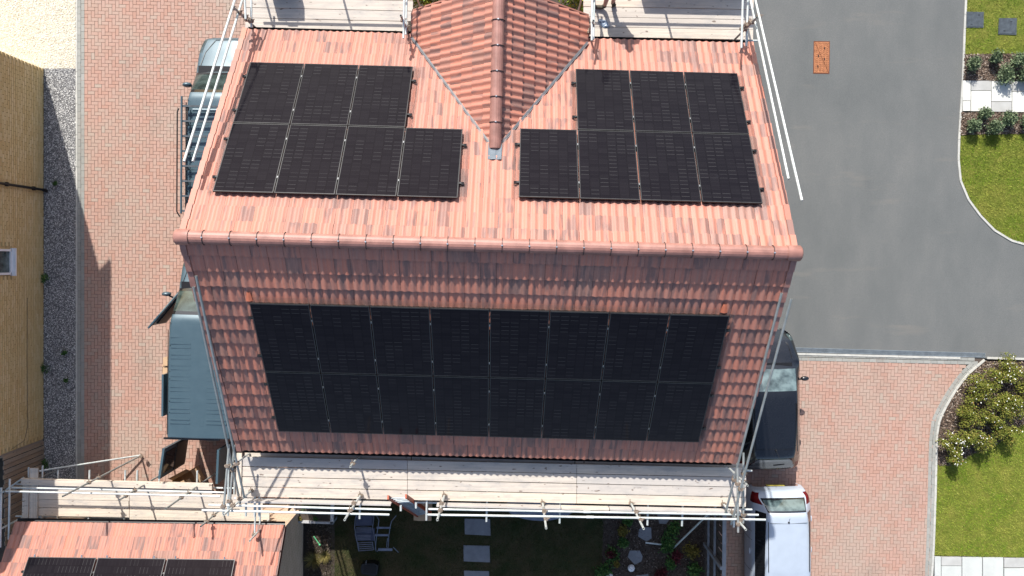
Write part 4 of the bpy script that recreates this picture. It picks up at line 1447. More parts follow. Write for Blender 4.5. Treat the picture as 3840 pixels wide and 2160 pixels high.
hooks = thing('panel_hooks', pc, 'row of little metal hooks along the eave edge of the garage panels', 'panel hooks')
for fr in (.15, 1.35, 2.0, 3.2, 3.75, 5.0):
    MB().box(pc + gx * fr - gdn * .03, (.035, .07, .03)).build('hook', MT['alu'], hooks)

# ---------------------------------------------------------------- neighbour's buff brick house (far left)
nb = thing('house', at(60, 950, 0), 'buff brick house wall with small white window at the left edge', 'house')
c1, c2 = at(163, 258), at(163, 1650)
WXn = -13.72
yN, yS = c1.y, c2.y
WH = 5.15
m = MB()
m.add([(WXn - .02, yN, 0), (WXn - .02, yS, 0), (WXn - .02, yS, WH), (WXn - .02, yN, WH), (WXn - 8, yN, 0), (WXn - 8, yS, 0), (WXn - 8, yS, WH), (WXn - 8, yN, WH), (WXn - 4, yN, WH + 2.8), (WXn - 4, yS, WH + 2.8)],
      [(0, 3, 2, 1), (4, 5, 6, 7), (0, 4, 7, 8, 3), (1, 2, 9, 6, 5)])
wall = m.build('wall', MT['mortar'], nb)
BL, BH = .225, .075
bm_ = MB()
L2, H2 = (BL - .011) / 2, (BH - .011) / 2
bm_.add([(-.03, -L2, -H2), (-.03, L2, -H2), (-.03, L2, H2), (-.03, -L2, H2), (0, -L2, -H2), (0, L2, -H2), (0, L2, H2), (0, -L2, H2)], [(4, 5, 6, 7), (0, 1, 5, 4), (1, 2, 6, 5), (2, 3, 7, 6), (3, 0, 4, 7)])
bme = bm_.mesh('brick', MT['brick'])
big = MB(); cnt = 0
win_y = (at(57, 935, 1.2).y, at(57, 1030, 1.2).y)
for r in range(66):
    z = BH * (r + .5)
    nb_ = int((yN - yS) / BL)
    for i in range(nb_ + 1):
        y = yN - BL * (i + (.5 if r % 2 == 0 else 1.0))
        if y < yS + .05: continue
        if win_y[1] - .08 < y < win_y[0] + .08 and 1.36 < z < 2.6: continue
        if r < 12 and cnt < 300 and at(160, 700, 0).y > y > at(160, 1500, 0).y:
            o = bpy.data.objects.new('brick', bme); o.location = (WXn + .004 + random.uniform(-.002, .002), y, z); put(o, wall); cnt += 1
        else:
            x = WXn + .004 + random.uniform(-.002, .002)
            big.add([(p[0] + x, p[1] + y, p[2] + z) for p in bm_.v], bm_.f)
tag(big.build('bricks', MT['brick'], wall), kind='stuff')
wz0, wz1 = 1.38, 2.6
wy = (win_y[0] + win_y[1]) / 2; ww = abs(win_y[0] - win_y[1])
wf = MB()
for c, s in (((0, 0, wz0 + .03), (.07, ww, .06)), ((0, 0, wz1 - .03), (.07, ww, .06)), ((0, -ww / 2 + .03, (wz0 + wz1) / 2), (.07, .06, wz1 - wz0)), ((0, ww / 2 - .03, (wz0 + wz1) / 2), (.07, .06, wz1 - wz0))):
    wf.box((WXn - .0 + c[0], wy + c[1], c[2]), s)
wfo = wf.build('window', MT['white'], nb)
MB().box((WXn - .01, wy, (wz0 + wz1) / 2), (.02, ww - .1, wz1 - wz0 - .1)).build('pane', MT['glass'], wfo)
MB().box((WXn + .05, wy, wz0 - .015), (.17, ww + .06, .035)).build('sill', MT['white'], wfo)
for sgn, xe in ((1, WXn + .32), (-1, WXn - 8.32)):
    m = MB()
    p = [(xe, yN + .25, WH - .1), (xe, yS - .25, WH - .1), (WXn - 4, yS - .25, WH + 3.05), (WXn - 4, yN + .25, WH + 3.05)]
    m.add(p + [(a, b, c - .12) for a, b, c in p], [(0, 1, 2, 3), (7, 6, 5, 4), (0, 4, 5, 1), (1, 5, 6, 2), (2, 6, 7, 3), (3, 7, 4, 0)])
    m.build('roof', plain('grey_roof_tile', (.12, .11, .11), .8), nb)
dp = thing('downpipe', at(171, 713), 'black downpipe fixed to the buff brick wall', 'downpipe')
dpy = at(171, 713).y
MB().tube((WXn + .06, dpy, .06), (WXn + .06, dpy, 5.0), .036, 10).build('pipe', MT['black'], dp)
for z in (.5, 1.6, 2.8): MB().box((WXn + .04, dpy, z), (.09, .11, .05)).build('bracket', MT['black'], dp)
MB().tube((WXn + .06, dpy, .10), (WXn + .10, dpy - .02, .0), .05, 10).build('shoe', MT['black'], dp)
cb = MB()
cpts = [(WXn + .015, at(100, 1117, .72).y, .73), (WXn + .015, at(100, 1350, .72).y, .74), (WXn + .015, at(100, 1600, .72).y, .72), (WXn + .015, at(95, 1650, .8).y, .86), (WXn + .015, at(60, 1672, 1).y, 1.4)]
cb.path([Vector(p) for p in cpts], .005, 5)
cab_ = tag(cb.build('cable', MT['black']), 'thin black cable running low along the buff brick wall', 'cable')

NBM = Matrix.Translation(Vector((c1.x, c1.y, 0))) @ Matrix.Rotation(math.atan2(c2.x - c1.x, c1.y - c2.y), 4, 'Z') @ Matrix.Translation(Vector((-WXn, -c1.y, 0)))
for o_n in (nb, dp, cab_): o_n.matrix_basis = NBM @ o_n.matrix_basis
# ---------------------------------------------------------------- fences


def close_board(x, ya, yb, z1, label, mat, bw=.10, face=1, gaps=.006, rails=None, railmat=None, post=1.8):
    f = thing('fence', (x, (ya + yb) / 2, 0), label, 'fence')
    n = int(abs(yb - ya) / bw)
    me = MB().box((0, 0, z1 / 2), (.016, bw - gaps, z1)).mesh('board', MT[mat])
    sg_ = 1 if yb > ya else -1
    for i in range(n):
        o = bpy.data.objects.new('board', me)
        o.location = (x + (.022 if i % 2 else 0), ya + sg_ * bw * (i + .5), random.uniform(-.008, .008))
        put(o, f)
    for z in rails or []:
        MB().box((x + face * .045, (ya + yb) / 2, z), (.05, abs(yb - ya), .07)).build('rail', MT[railmat or mat], f)
    k = 0
    y = ya
    while abs(y - ya) <= abs(yb - ya) + .01:
        MB().box((x + face * .06, y, (z1 + .04) / 2), (.09, .09, z1 + .04)).build('post', MT[railmat or mat], f)
        y += sg_ * post
    return f


close_board(c2.x, yS - .02, at(163, 1985).y, 1.72, 'brown close board fence joining the buff brick house at the lower left', 'fence', .13, -1, .02)
close_board(-6.02, -4.25, -6.85, 1.85, 'tan timber fence between the house corner and the garage corner', 'fence_tan', .10, 1, .01, (.4, 1.3))
gt = thing('shade_gate', (-5.5, -6.0, 0), 'unseen timber screen added to shade the garden under the garden side platform', 'shade_gate')  # unseen guess, added so that shade falls on the garden behind
gme = MB().box((0, 0, 1.1), (.092, .02, 2.15)).mesh('board', MT['fence_tan'])
for i in range(11):
    o = bpy.data.objects.new('board', gme); o.location = (-5.98 + .1 * i, -6.0, 0); put(o, gt)
for z in (.4, 1.8): MB().box((-5.48, -6.03, z), (1.1, .04, .09)).build('rail', MT['fence_tan'], gt)
fxr = at(2650, 2000).x
fr_ = close_board(fxr, at(2640, 1800).y, at(2640, 2290).y, 1.72, 'dark slatted fence with grey rails between the garden and the right driveway', 'fence_dark', .11, -1, .035, (.35, 1.0), 'rail_grey', 1.9)
MB().box((fxr, (at(2640, 1800).y + at(2640, 2290).y) / 2, 1.75), (.10, abs(at(2640, 1800).y - at(2640, 2290).y), .04)).build('cap_rail', MT['rail_grey'], fr_)

# ---------------------------------------------------------------- garden
gl = [(1150, 1700), (2290, 1700), (2270, 1900), (2262, 2000), (2250, 2300), (1150, 2300)]
sheet('lawn', P0(gl), .0, MT['lawn_shaded'])
gb = [(2270, 1850), (2640, 1850), (2640, 2300), (2250, 2300), (2262, 2000)]
sheet('flower_bed', P0(gb), .004, MT['bark_base'])
gs = [(1150, 1960), (1255, 1960), (1255, 2300), (1150, 2300)]
sheet('flower_bed', P0(gs), .003, MT['bark_base'])
sq = [[(1742, 1944), (1838, 1946), (1840, 2008), (1743, 2003)], [(1738, 2044), (1836, 2046), (1838, 2108), (1739, 2104)], [(1740, 2139), (1834, 2141), (1836, 2200), (1741, 2198)]]
labs = ['square grey stepping stone nearest the scaffold', 'square grey stepping stone second from the scaffold', 'square grey stepping stone at the bottom edge of the lawn']
for pl, lb in zip(sq, labs):
    tag(MB().prism([tuple(p.xy) for p in P0(pl)], -.02, .02).build('stepping_stone', MT['stone']), lb, 'stepping stone', 'square stepping stones in the lawn')
grass(P0([(1160, 1780), (2290, 1780), (2262, 2000), (2255, 2175), (1160, 2175)]), 60000, MT['grass_shaded'], .05, .0, [[(q_.x * .97 + .03 * at(1788, 2000).x, q_.y) for q_ in P0(pl)] for pl in sq], 'dark shaded garden grass with bare brown patches')
pent = [([(2396, 1984), (2408, 1975), (2441, 1977), (2443, 2017), (2424, 2029), (2392, 2010)], 'five sided grey stone in the bark beside the metal foot tube'),
        ([(2361, 2063), (2398, 2063), (2409, 2085), (2405, 2103), (2380, 2116), (2353, 2087)], 'five sided grey stone just above the white ball'),
        ([(2463, 1925), (2475, 1911), (2511, 1925), (2511, 1945), (2497, 1964), (2472, 1962)], 'grey stone partly under the scaffold handrails'),
        ([(2384, 2157), (2430, 2151), (2433, 2190), (2390, 2195)], 'grey stone cut by the bottom edge below the white ball')]
for pl, lb in pent:
    tag(MB().prism([tuple(p.xy) for p in P0(pl)], -.02, .035).build('stepping_stone', MT['stone']), lb, 'stepping stone', 'odd shaped stones in the bark bed')
bark(P0([(2262, 1860), (2640, 1860), (2640, 2190), (2255, 2190)]), 9000, 'shade darkened brown bark chips round the stones in the garden bed', .008, .024, 'bark_shaded')
bark(P0([(1152, 1962), (1240, 1962), (1240, 2190), (1152, 2190)]), 2500, 'shade darkened bark and soil beside the garage wall', .008, .024, 'bark_shaded')
bc = at(2367, 2130, .11)
fb = thing('ball', (bc.x, bc.y, .01), 'white ball lying on the bark in the garden', 'ball')
MB().ball((bc.x, bc.y, .12), .105, n=20, m=12).build('ball_skin', MT['ball'], fb, smooth=True)
m = MB()
for k in range(3):
    a = k * 2.1 + .5
    m.path([Vector((bc.x + math.cos(a) * r_, bc.y + math.sin(a) * r_, .12 + math.sqrt(max(0, .106 ** 2 - r_ * r_)))) for r_ in (.0, .03, .06, .085, .1)], .004, 4)
m.build('seam', MT['rail_grey'], fb)
ro = at(2285, 2155)
tag(MB().ball((ro.x, ro.y, .03), .09, (1.2, .8, .6), 7, 4).build('rock', MT['slab_w']), 'pale rock at the bottom edge of the garden bed', 'rock')


def leaves(centers, radii, n, size, mat, parent, name='foliage', zmin=.02, sq_=.55, hollow=.45):
    """leaf quads spread through several blobs"""
    V = []
    centers = np.array([tuple(c) for c in centers]); radii = np.asarray(radii)
    w = np.prod(radii, 1); w = w / w.sum()
    pick = RNG.choice(len(centers), n, p=w)
    d = RNG.normal(size=(n, 3)); d /= np.linalg.norm(d, axis=1)[:, None]
    d[:, 2] = np.where(RNG.random(n) < .75, np.abs(d[:, 2]), d[:, 2])
    rad = RNG.uniform(hollow, 1.06, n)[:, None] * (1 + .22 * np.sin(d[:, :1] * 9 + d[:, 1:2] * 7))
    P = centers[pick] + d * radii[pick] * rad
    P[:, 2] = np.maximum(P[:, 2], zmin)
    a = RNG.normal(size=(n, 3)); a += d * .8; a /= np.linalg.norm(a, axis=1)[:, None]
    b = np.cross(a, RNG.normal(size=(n, 3))); b /= np.linalg.norm(b, axis=1)[:, None]
    S = RNG.uniform(.6, 1.4, (n, 1)) * size
    Q = np.stack([P - a * S * .5, P + b * S * sq_ * .5, P + a * S * .5, P - b * S * sq_ * .5], 1)
    return np_mesh(name, Q, 4, mat, parent)


def plant(name, px, py, r, h, mat, label, group=None, n=700, size=.05, blobs=5, stem=True, cat='plant', z0=0.0, flowers=0, seed=None, spread=.5, br=(.5, .75)):
    c = at(px, py, z0)
    root = thing(name, (c.x, c.y, z0), label, cat, group)
    cs, rs = [], []
    for i in range(blobs):
        a = random.uniform(0, 6.28); q_ = random.uniform(0, spread) * r
        rr = random.uniform(*br) * r
        cs.append((c.x + math.cos(a) * q_, c.y + math.sin(a) * q_, z0 + h * random.uniform(.35, .6))); rs.append((rr, rr, h * .45))
    leaves(cs, rs, n, size, MT[mat], root)
    if stem:
        m = MB()
        for i in range(6):
            a = random.uniform(0, 6.28)
            m.tube((c.x, c.y, z0), (c.x + math.cos(a) * r * .5, c.y + math.sin(a) * r * .5, z0 + h * .6), .006, 4)
        m.build('stem', MT['bark_base'], root)
    if flowers:
        V = []
        cs_, rs_ = np.array(cs), np.array(rs)
        for i in range(flowers):
            k = random.randrange(len(cs)); a = random.uniform(0, 6.28); q_ = random.uniform(.1, 1)
            x = cs[k][0] + math.cos(a) * rs[k][0] * q_; y = cs[k][1] + math.sin(a) * rs[k][1] * q_
            z = cs[k][2] + rs[k][2] * math.sqrt(max(0.05, 1.1 - q_ * q_)) + .02
            s = random.uniform(.007, .015)
            V += [(x - s, y - s, z), (x + s, y - s, z + .006), (x + s, y + s, z), (x - s, y + s, z + .005)]
        tag(np_mesh('flowers', V, 4, MT['flower'], root), kind='stuff')
    return root


# lavender clumps by the pale path
lav = [(3632, 245, .24, 'grey green lavender clump at the kerb above the pale path'), (3716, 222, .19, 'small lavender clump between kerb clump and grass above the path'), (3755, 285, .34, 'large dark lavender clump hanging over the pale path'), (3800, 232, .28, 'lavender clump against the grass above the path'), (3835, 285, .30, 'lavender clump at the right edge above the path'),
       (3632, 480, .23, 'round lavender clump at the kerb below the pale path'), (3672, 434, .20, 'small lavender clump touching the lower side of the path'), (3713, 485, .28, 'lavender clump between path and lawn in the middle of the lower bed'), (3764, 450, .30, 'broad lavender clump touching the lower side of the path'), (3835, 462, .26, 'lavender clump at the right edge below the path')]
for x, y, r, lb in lav: plant('lavender', x, y, r, .42, 'lav', lb, 'lavender clumps along the pale path', 1100, .055, 6, cat='lavender')
shr = [(3740, 1400, .55, 'flowering shrub at the top of the bed by the road kerb', 26), (3820, 1455, .5, 'flowering shrub at the right edge of the shrub bed', 22), (3660, 1440, .52, 'flowering shrub above the bare patch of mulch', 14), (3770, 1510, .5, 'shrub in the middle right of the bed next to the lawn', 18), (3600, 1535, .52, 'olive green shrub overhanging the curved kerb', 6),
       (3690, 1560, .5, 'olive shrub in the middle of the bed', 8), (3555, 1640, .42, 'shrub thick with white flowers at the kerb', 42), (3640, 1640, .48, 'bronze tinged shrub in the lower middle of the bed', 12), (3735, 1610, .42, 'shrub at the lower right of the bed beside the lawn', 3), (3560, 1705, .26, 'small shrub with white flowers at the bottom tip of the bed', 24)]
for x, y, r, lb, fl in shr: plant('shrub', x, y, r, .62, 'shrub', lb, 'white flowering shrubs in the kerbside bed', 3300 if r > .45 else 2000, .046, 15, cat='shrub', flowers=fl, spread=.95, br=(.16, .38))
# weeds by the wall
for x, y, r, lb in ((177, 1042, .16, 'weed at the foot of the wall nearest the window'), (175, 1376, .2, 'weed at the foot of the wall further down'), (246, 1322, .1, 'small weed out in the slate chippings'), (255, 1425, .08, 'tiny weed beside the edging kerb'), (178, 1740, .2, 'bright green weed next to the low scaffold'), (215, 690, .08, 'sprig of weed below the downpipe')):
    plant('weed', x, y, r, .18, 'leaf', lb, 'weeds in the slate chippings', 160, .05, 3, False, cat='weed')
# garden plants
gp_ = [(2330, 1985, .22, 'leaf_yel', 'yellow green plant at the left of the bark bed near the handrails'), (2290, 2070, .28, 'leaf', 'leafy plant where lawn meets bark beside the dark red plant'), (2290, 2068, .2, 'leaf_red', 'dark red plant at the lawn side of the bark bed'), (2265, 2125, .3, 'leaf', 'broad leaved green plant at the lawn edge near the ball'), (2308, 2102, .12, 'leaf_yel', 'small yellow plant between the red plant and the ball'),
       (2500, 2035, .3, 'leaf', 'large leaved plant at the end of the metal foot tube'), (2530, 2075, .26, 'leaf_red', 'dark red plant below the foot of the brace'), (2512, 2110, .2, 'leaf', 'bright green plant below the larger dark red plant'), (2590, 2060, .3, 'leaf_yel', 'yellow leaved plant next to the dark fence'), (2475, 2145, .24, 'leaf_red', 'dark red plant at the bottom edge of the bark bed'),
       (2520, 1975, .3, 'leaf', 'green plants under the brace near the fence'), (2600, 2130, .32, 'leaf', 'green plant at the foot of the dark fence'), (2350, 1950, .2, 'leaf', 'green plant just under the handrails'), (2330, 2025, .22, 'leaf', 'dark green plant left of the two grey stones')]
for x, y, r, mt, lb in gp_: plant('garden_plant', x, y, r, .3, mt, lb, 'plants in the garden bed', 420, .075, 4, cat='plant')


def tussock(px, py, r, mat, label, n=260):
    c = at(px, py)
    a = RNG.uniform(0, 6.28, n); L = RNG.uniform(.5, 1, n) * r
    V = np.zeros((n, 3, 3))
    w = .006
    V[:, 0] = np.stack([c.x - np.sin(a) * w, c.y + np.cos(a) * w, np.full(n, .03)], 1)
    V[:, 1] = np.stack([c.x + np.sin(a) * w, c.y - np.cos(a) * w, np.full(n, .03)], 1)
    V[:, 2] = np.stack([c.x + np.cos(a) * L, c.y + np.sin(a) * L, RNG.uniform(.08, .28, n)], 1)
    return tag(np_mesh('grass_tuft', V, 3, mat), label, 'ornamental grass')


tussock(1175, 2095, .35, MT['straw'], 'straw coloured grass tuft beside the garage wall')
tussock(1220, 2080, .25, MT['straw'], 'smaller grass tuft to the right of the straw coloured one')
# bushes in front of the house, behind the gable
for x, y, lb in ((1610, -5, 'yellow green bush showing left of the small gable'), (2150, -20, 'green bush showing right of the small gable'), (2205, 10, 'green bush next to the right street platform')):
    plant('bush', x, y, .7, 1.4, 'bush', lb, 'bushes in front of the house', 3000, .09, 8, cat='bush')

# planter box
pb = thing('raised_planter', at(1172, 1925), 'pale framed raised planter with pebbles and small plants under the scaffold', 'planter')
zt = .5
A, B, Cc, D = at(1104, 1878, zt), at(1246, 1880, zt), at(1244, 1962, zt), at(1104, 1957, zt)
for a, b, w in ((A, B, .05), (B, Cc, .09), (Cc, D, .06), (D, A, .05)):
    MB().beam(a - Vector((0, 0, .04)), b - Vector((0, 0, .04)), w, .08).build('frame_bar', plain('pale_grey_timber', (.42, .42, .42), .7), pb)
for p in (A, B, Cc, D): MB().box((p.x, p.y, .25), (.08, .08, .5)).build('leg', MT['rail_grey'], pb)
MB().prism([tuple(p.xy) for p in (A, D, Cc, B)], .3, .42).build('soil', MT['bark_base'], pb)
for x, y, r, mt, lb in ((1185, 1945, .1, 'leaf', 'bright green seedling in the raised planter'), (1126, 1942, .1, 'leaf_yel', 'small pale plant in the left corner of the raised planter'), (1150, 1895, .16, 'leaf', 'dark green plants at the back of the raised planter')):
    plant('seedling', x, y, r, .16, mt, lb, 'plants in the raised planter', 120, .04, 2, False, z0=.42)
# green hand tool
a, b = at(1178, 2013, .05), at(1199, 2043, .05)
tl = thing('garden_toy', a, 'bright green plastic stick with a knob lying on the soil', 'garden tool')
MB().tube(a, b, .014, 8).build('shaft', MT['green'], tl); MB().ball(b, .032, n=10, m=6).build('knob', MT['green'], tl, smooth=True); MB().ball(a, .022, n=8, m=5).build('knob', MT['green'], tl, smooth=True)

# folded garden chairs


def chair_frame(root, P, r=.012):
    return MB().path([Vector(p) for p in P], r, 6).build('frame', MT['chair'], root)


ch = thing('garden_chair', at(1365, 2000), 'stack of folded blue grey garden chairs lying on the grass', 'garden chairs')
cp = lambda x, y, z=.12: at(x, y, z)
MB().prism([tuple(p.xy) for p in (cp(1337, 1934), cp(1398, 1934), cp(1396, 1970), cp(1334, 1972))], .10, .13).build('seat_cloth', MT['chair_cloth'], ch)
chair_frame(ch, [cp(1339, 1925), cp(1332, 1945), cp(1330, 1978), cp(1333, 2000), cp(1345, 2064)])
chair_frame(ch, [cp(1402, 1925), cp(1401, 1950), cp(1397, 1980), cp(1404, 2010), cp(1410, 2066)])
for k in range(5): chair_frame(ch, [cp(1336, 1978 + k * 4.5, .15 - k * .01), cp(1362, 1976 + k * 4.5, .17), cp(1393, 1978 + k * 4.5, .15)], .008)
for k in range(4): chair_frame(ch, [cp(1340, 2008 + k * 5.5, .14), cp(1390, 2007 + k * 5.2, .15)], .009)
for k in range(5): chair_frame(ch, [cp(1342 + k * .5, 2036 + k * 7.4, .12), cp(1398, 2033 + k * 7.2, .13)], .012)
chair_frame(ch, [cp(1342, 2034), cp(1346, 2066)], .012); chair_frame(ch, [cp(1397, 2032), cp(1401, 2062)], .012)
for yy, yb in ((1985, 2005), (2005, 2030)):
    MB().prism([tuple(p.xy) for p in (cp(1328, yy), cp(1404, yy - 2), cp(1404, yb), cp(1334, yb))], .05, .08).build('folded_seat', MT['chair_cloth'], ch)
c2 = thing('garden_chair', at(1440, 2000), 'open blue grey chair frame on its side beside the folded stack', 'garden chair')
chair_frame(c2, [cp(1412, 1934, .3), cp(1421, 1950, .3), cp(1418, 1975, .25), cp(1412, 2010, .2), cp(1407, 2060, .1)])
chair_frame(c2, [cp(1486, 1933, .3), cp(1468, 1955, .3), cp(1463, 1975, .25), cp(1458, 2010, .2), cp(1455, 2064, .1)])
chair_frame(c2, [cp(1453, 2018, .2), cp(1450, 2050, .15), cp(1456, 2064, .1)])
chair_frame(c2, [cp(1475, 2052, .2), cp(1494, 2071, .05)]); chair_frame(c2, [cp(1424, 2056, .2), cp(1414, 2068, .05)])
for y0_, h_, x_ in ((1972, 7, 1414), (1999, 8, 1408), (2052, 10, 1420)):
    MB().prism([tuple(p.xy) for p in (cp(x_, y0_), cp(x_ + 53, y0_ + 1), cp(x_ + 53, y0_ + h_), cp(x_, y0_ + h_))], .18, .2).build('slat', MT['chair'], c2)
bx_ = thing('storage_box', at(1392, 2120), 'black box lying on the dark grass below the chairs', 'box')
o = MB().prism([tuple(p.xy) for p in P0([(1368, 2100), (1412, 2099), (1424, 2107), (1421, 2140), (1408, 2144), (1364, 2138), (1360, 2128), (1362, 2106)])], 0, .28).build('box_body', MT['black'], bx_)
MB().prism([tuple(p.xy) for p in P0([(1372, 2104), (1412, 2103), (1418, 2112), (1414, 2136), (1370, 2132)])], .28, .30).build('lid', MT['cloth_black'], bx_)
MB().tube(at(1374, 2100, .31), at(1372, 2118, .31), .006, 6).build('handle', MT['rail_grey'], bx_)
# loungers / table under the handrails
tb = thing('garden_table', at(2050, 1905), 'blue grey garden table showing under the scaffold handrails', 'garden table')
m = MB(); n = 24; c = at(2028, 1898, .68)
m.prism([(c.x + 1.0 * math.cos(6.283 * i / n), c.y + .42 * math.sin(6.283 * i / n)) for i in range(n)], .66, .7); m.build('table_top', MT['chair'], tb)
for dx in (-.6, .6): MB().tube((c.x + dx, c.y, 0), (c.x + dx * .8, c.y, .66), .025, 8).build('leg', MT['chair'], tb)
# cardboard under the ladder
cx_ = thing('cardboard_box', at(1588, 1930), 'flattened cardboard under the foot of the orange ladder', 'cardboard')
MB().prism([tuple(p.xy) for p in P0([(1553, 1928), (1618, 1920), (1619, 1948), (1570, 1948), (1553, 1946)])], .02, .12).build('carton', MT['card'], cx_)
MB().prism([tuple(p.xy) for p in P0([(1566, 1872), (1622, 1872), (1621, 1912), (1575, 1925)])], .02, .05).build('flap', MT['card'], cx_)
# ladder
ld = thing('ladder', at(1590, 1930), 'ladder with orange red side rails climbing to the garden side platform', 'ladder')
lb0, lb1, lt0, lt1 = at(1566, 1934, .12), at(1617, 1924, .12), at(1455, 1865, 5.85), at(1522, 1861, 5.85)
for a, b in ((lb0, lt0), (lb1, lt1)): MB().beam(a, b, .035, .085, (0, 1, .3)).build('stile', MT['orange'], ld)
for i in range(17):
    f = (i + .7) / 17.4
    MB().tube(lb0.lerp(lt0, f), lb1.lerp(lt1, f), .013, 8).build('rung', MT['grate'], ld)
for x, y in ((1503, 1895), (1560, 1885)):
    t_ = at(x, y, 5.76)
    tube(sg, t_, t_ - Vector((0, .12, 0)), 'gate_stub')

# ---------------------------------------------------------------- vehicles


def catmull(P, n):
    """P (k, ...) control rows -> dense rows with n per span, monotone-ish spline"""
    P = np.asarray(P, float); k = len(P)
    out, par = [], []
    for i in range(k - 1):
        p0 = P[max(i - 1, 0)]; p1 = P[i]; p2 = P[i + 1]; p3 = P[min(i + 2, k - 1)]
        for j in range(n):
            t_ = j / n
            m1 = (p2 - p0) * .5 * .7; m2 = (p3 - p1) * .5 * .7
            h = (2 * t_ ** 3 - 3 * t_ ** 2 + 1) * p1 + (t_ ** 3 - 2 * t_ ** 2 + t_) * m1 + (-2 * t_ ** 3 + 3 * t_ ** 2) * p2 + (t_ ** 3 - t_ ** 2) * m2
            out.append(h); par.append(i + t_)
    out.append(P[-1]); par.append(k - 1)
    return np.array(out), np.array(par)


def shell(stations, classify, mats, root, T, nl=6, ns=4):
    """stations: (len position, [(half width, z)...]); T maps (across, along, z) to world"""
    G = np.array([[(w, x, z) for (w, z) in prof] for x, prof in stations])       # (k, j, 3)
    D, pa = catmull(G, nl)
    D2, pb_ = catmull(np.swapaxes(D, 0, 1), ns)
    D2 = np.swapaxes(D2, 0, 1)                                                  # (a, b, 3)
    D2[:, :, 0] = np.maximum(D2[:, :, 0], 0)
    groups = {}
    na, nb2 = D2.shape[:2]
    for sgn in (1, -1):
        for a in range(na - 1):
            for b in range(nb2 - 1):
                g = classify((pa[a] + pa[a + 1]) / 2, (pb_[b] + pb_[b + 1]) / 2, sgn)
                groups.setdefault(g if g in ('body', 'windscreen', 'rear_window', 'trim') else g + ('_l' if sgn < 0 else '_r'), []).append((sgn, a, b))
    res = {}
    for g, cells in groups.items():
        m = MB(); idx = {}
        def vid(sgn, a, b):
            w = D2[a, b]
            key = (sgn if w[0] > 1e-6 else 0, a, b)
            if key not in idx:
                idx[key] = len(m.v); m.v.append(tuple(T(sgn * w[0], w[1], w[2])))
            return idx[key]
        for sgn, a, b in cells:
            f = [vid(sgn, a, b), vid(sgn, a + 1, b), vid(sgn, a + 1, b + 1), vid(sgn, a, b + 1)]
            if sgn > 0: f.reverse()
            f2 = []
            for i in f:
                if i not in f2: f2.append(i)
            if len(f2) > 2: m.f.append(tuple(f2))
        nm = g.replace('_l', '').replace('_r', '') if g not in ('rear_window',) else g
        nm = {'body': 'body', 'windscreen': 'windscreen', 'rear_window': 'rear_window', 'side': 'side_window', 'tail': 'tail_light', 'head': 'headlight', 'trim': 'window_surround'}.get(nm, nm)
        res[g] = m.build(nm, mats[nm], root, smooth=True)
    # floor to close it
    return res


def wheel(root, c, side_dir, along, r=.31, w=.2):
    c = Vector(c); s = Vector(side_dir).normalized()
    o = MB().tube(c - s * w / 2, c + s * w / 2, r, 24).build('wheel', MT['rubber'], root)
    rim = MB().tube(c + s * (w / 2 - .01), c + s * (w / 2 + .006), r * .62, 20)
    rm = rim.build('rim', MT['black'], o)
    m = MB()
    a0 = s.orthogonal().normalized(); b0 = s.cross(a0)
    for i in range(5):
        a = 6.283 * i / 5
        d = a0 * math.cos(a) + b0 * math.sin(a)
        m.beam(c + s * (w / 2 + .012) + d * .03, c + s * (w / 2 + .012) + d * r * .6, .045, .012, s)
    m.build('spoke', MT['rim'], o)
    return o


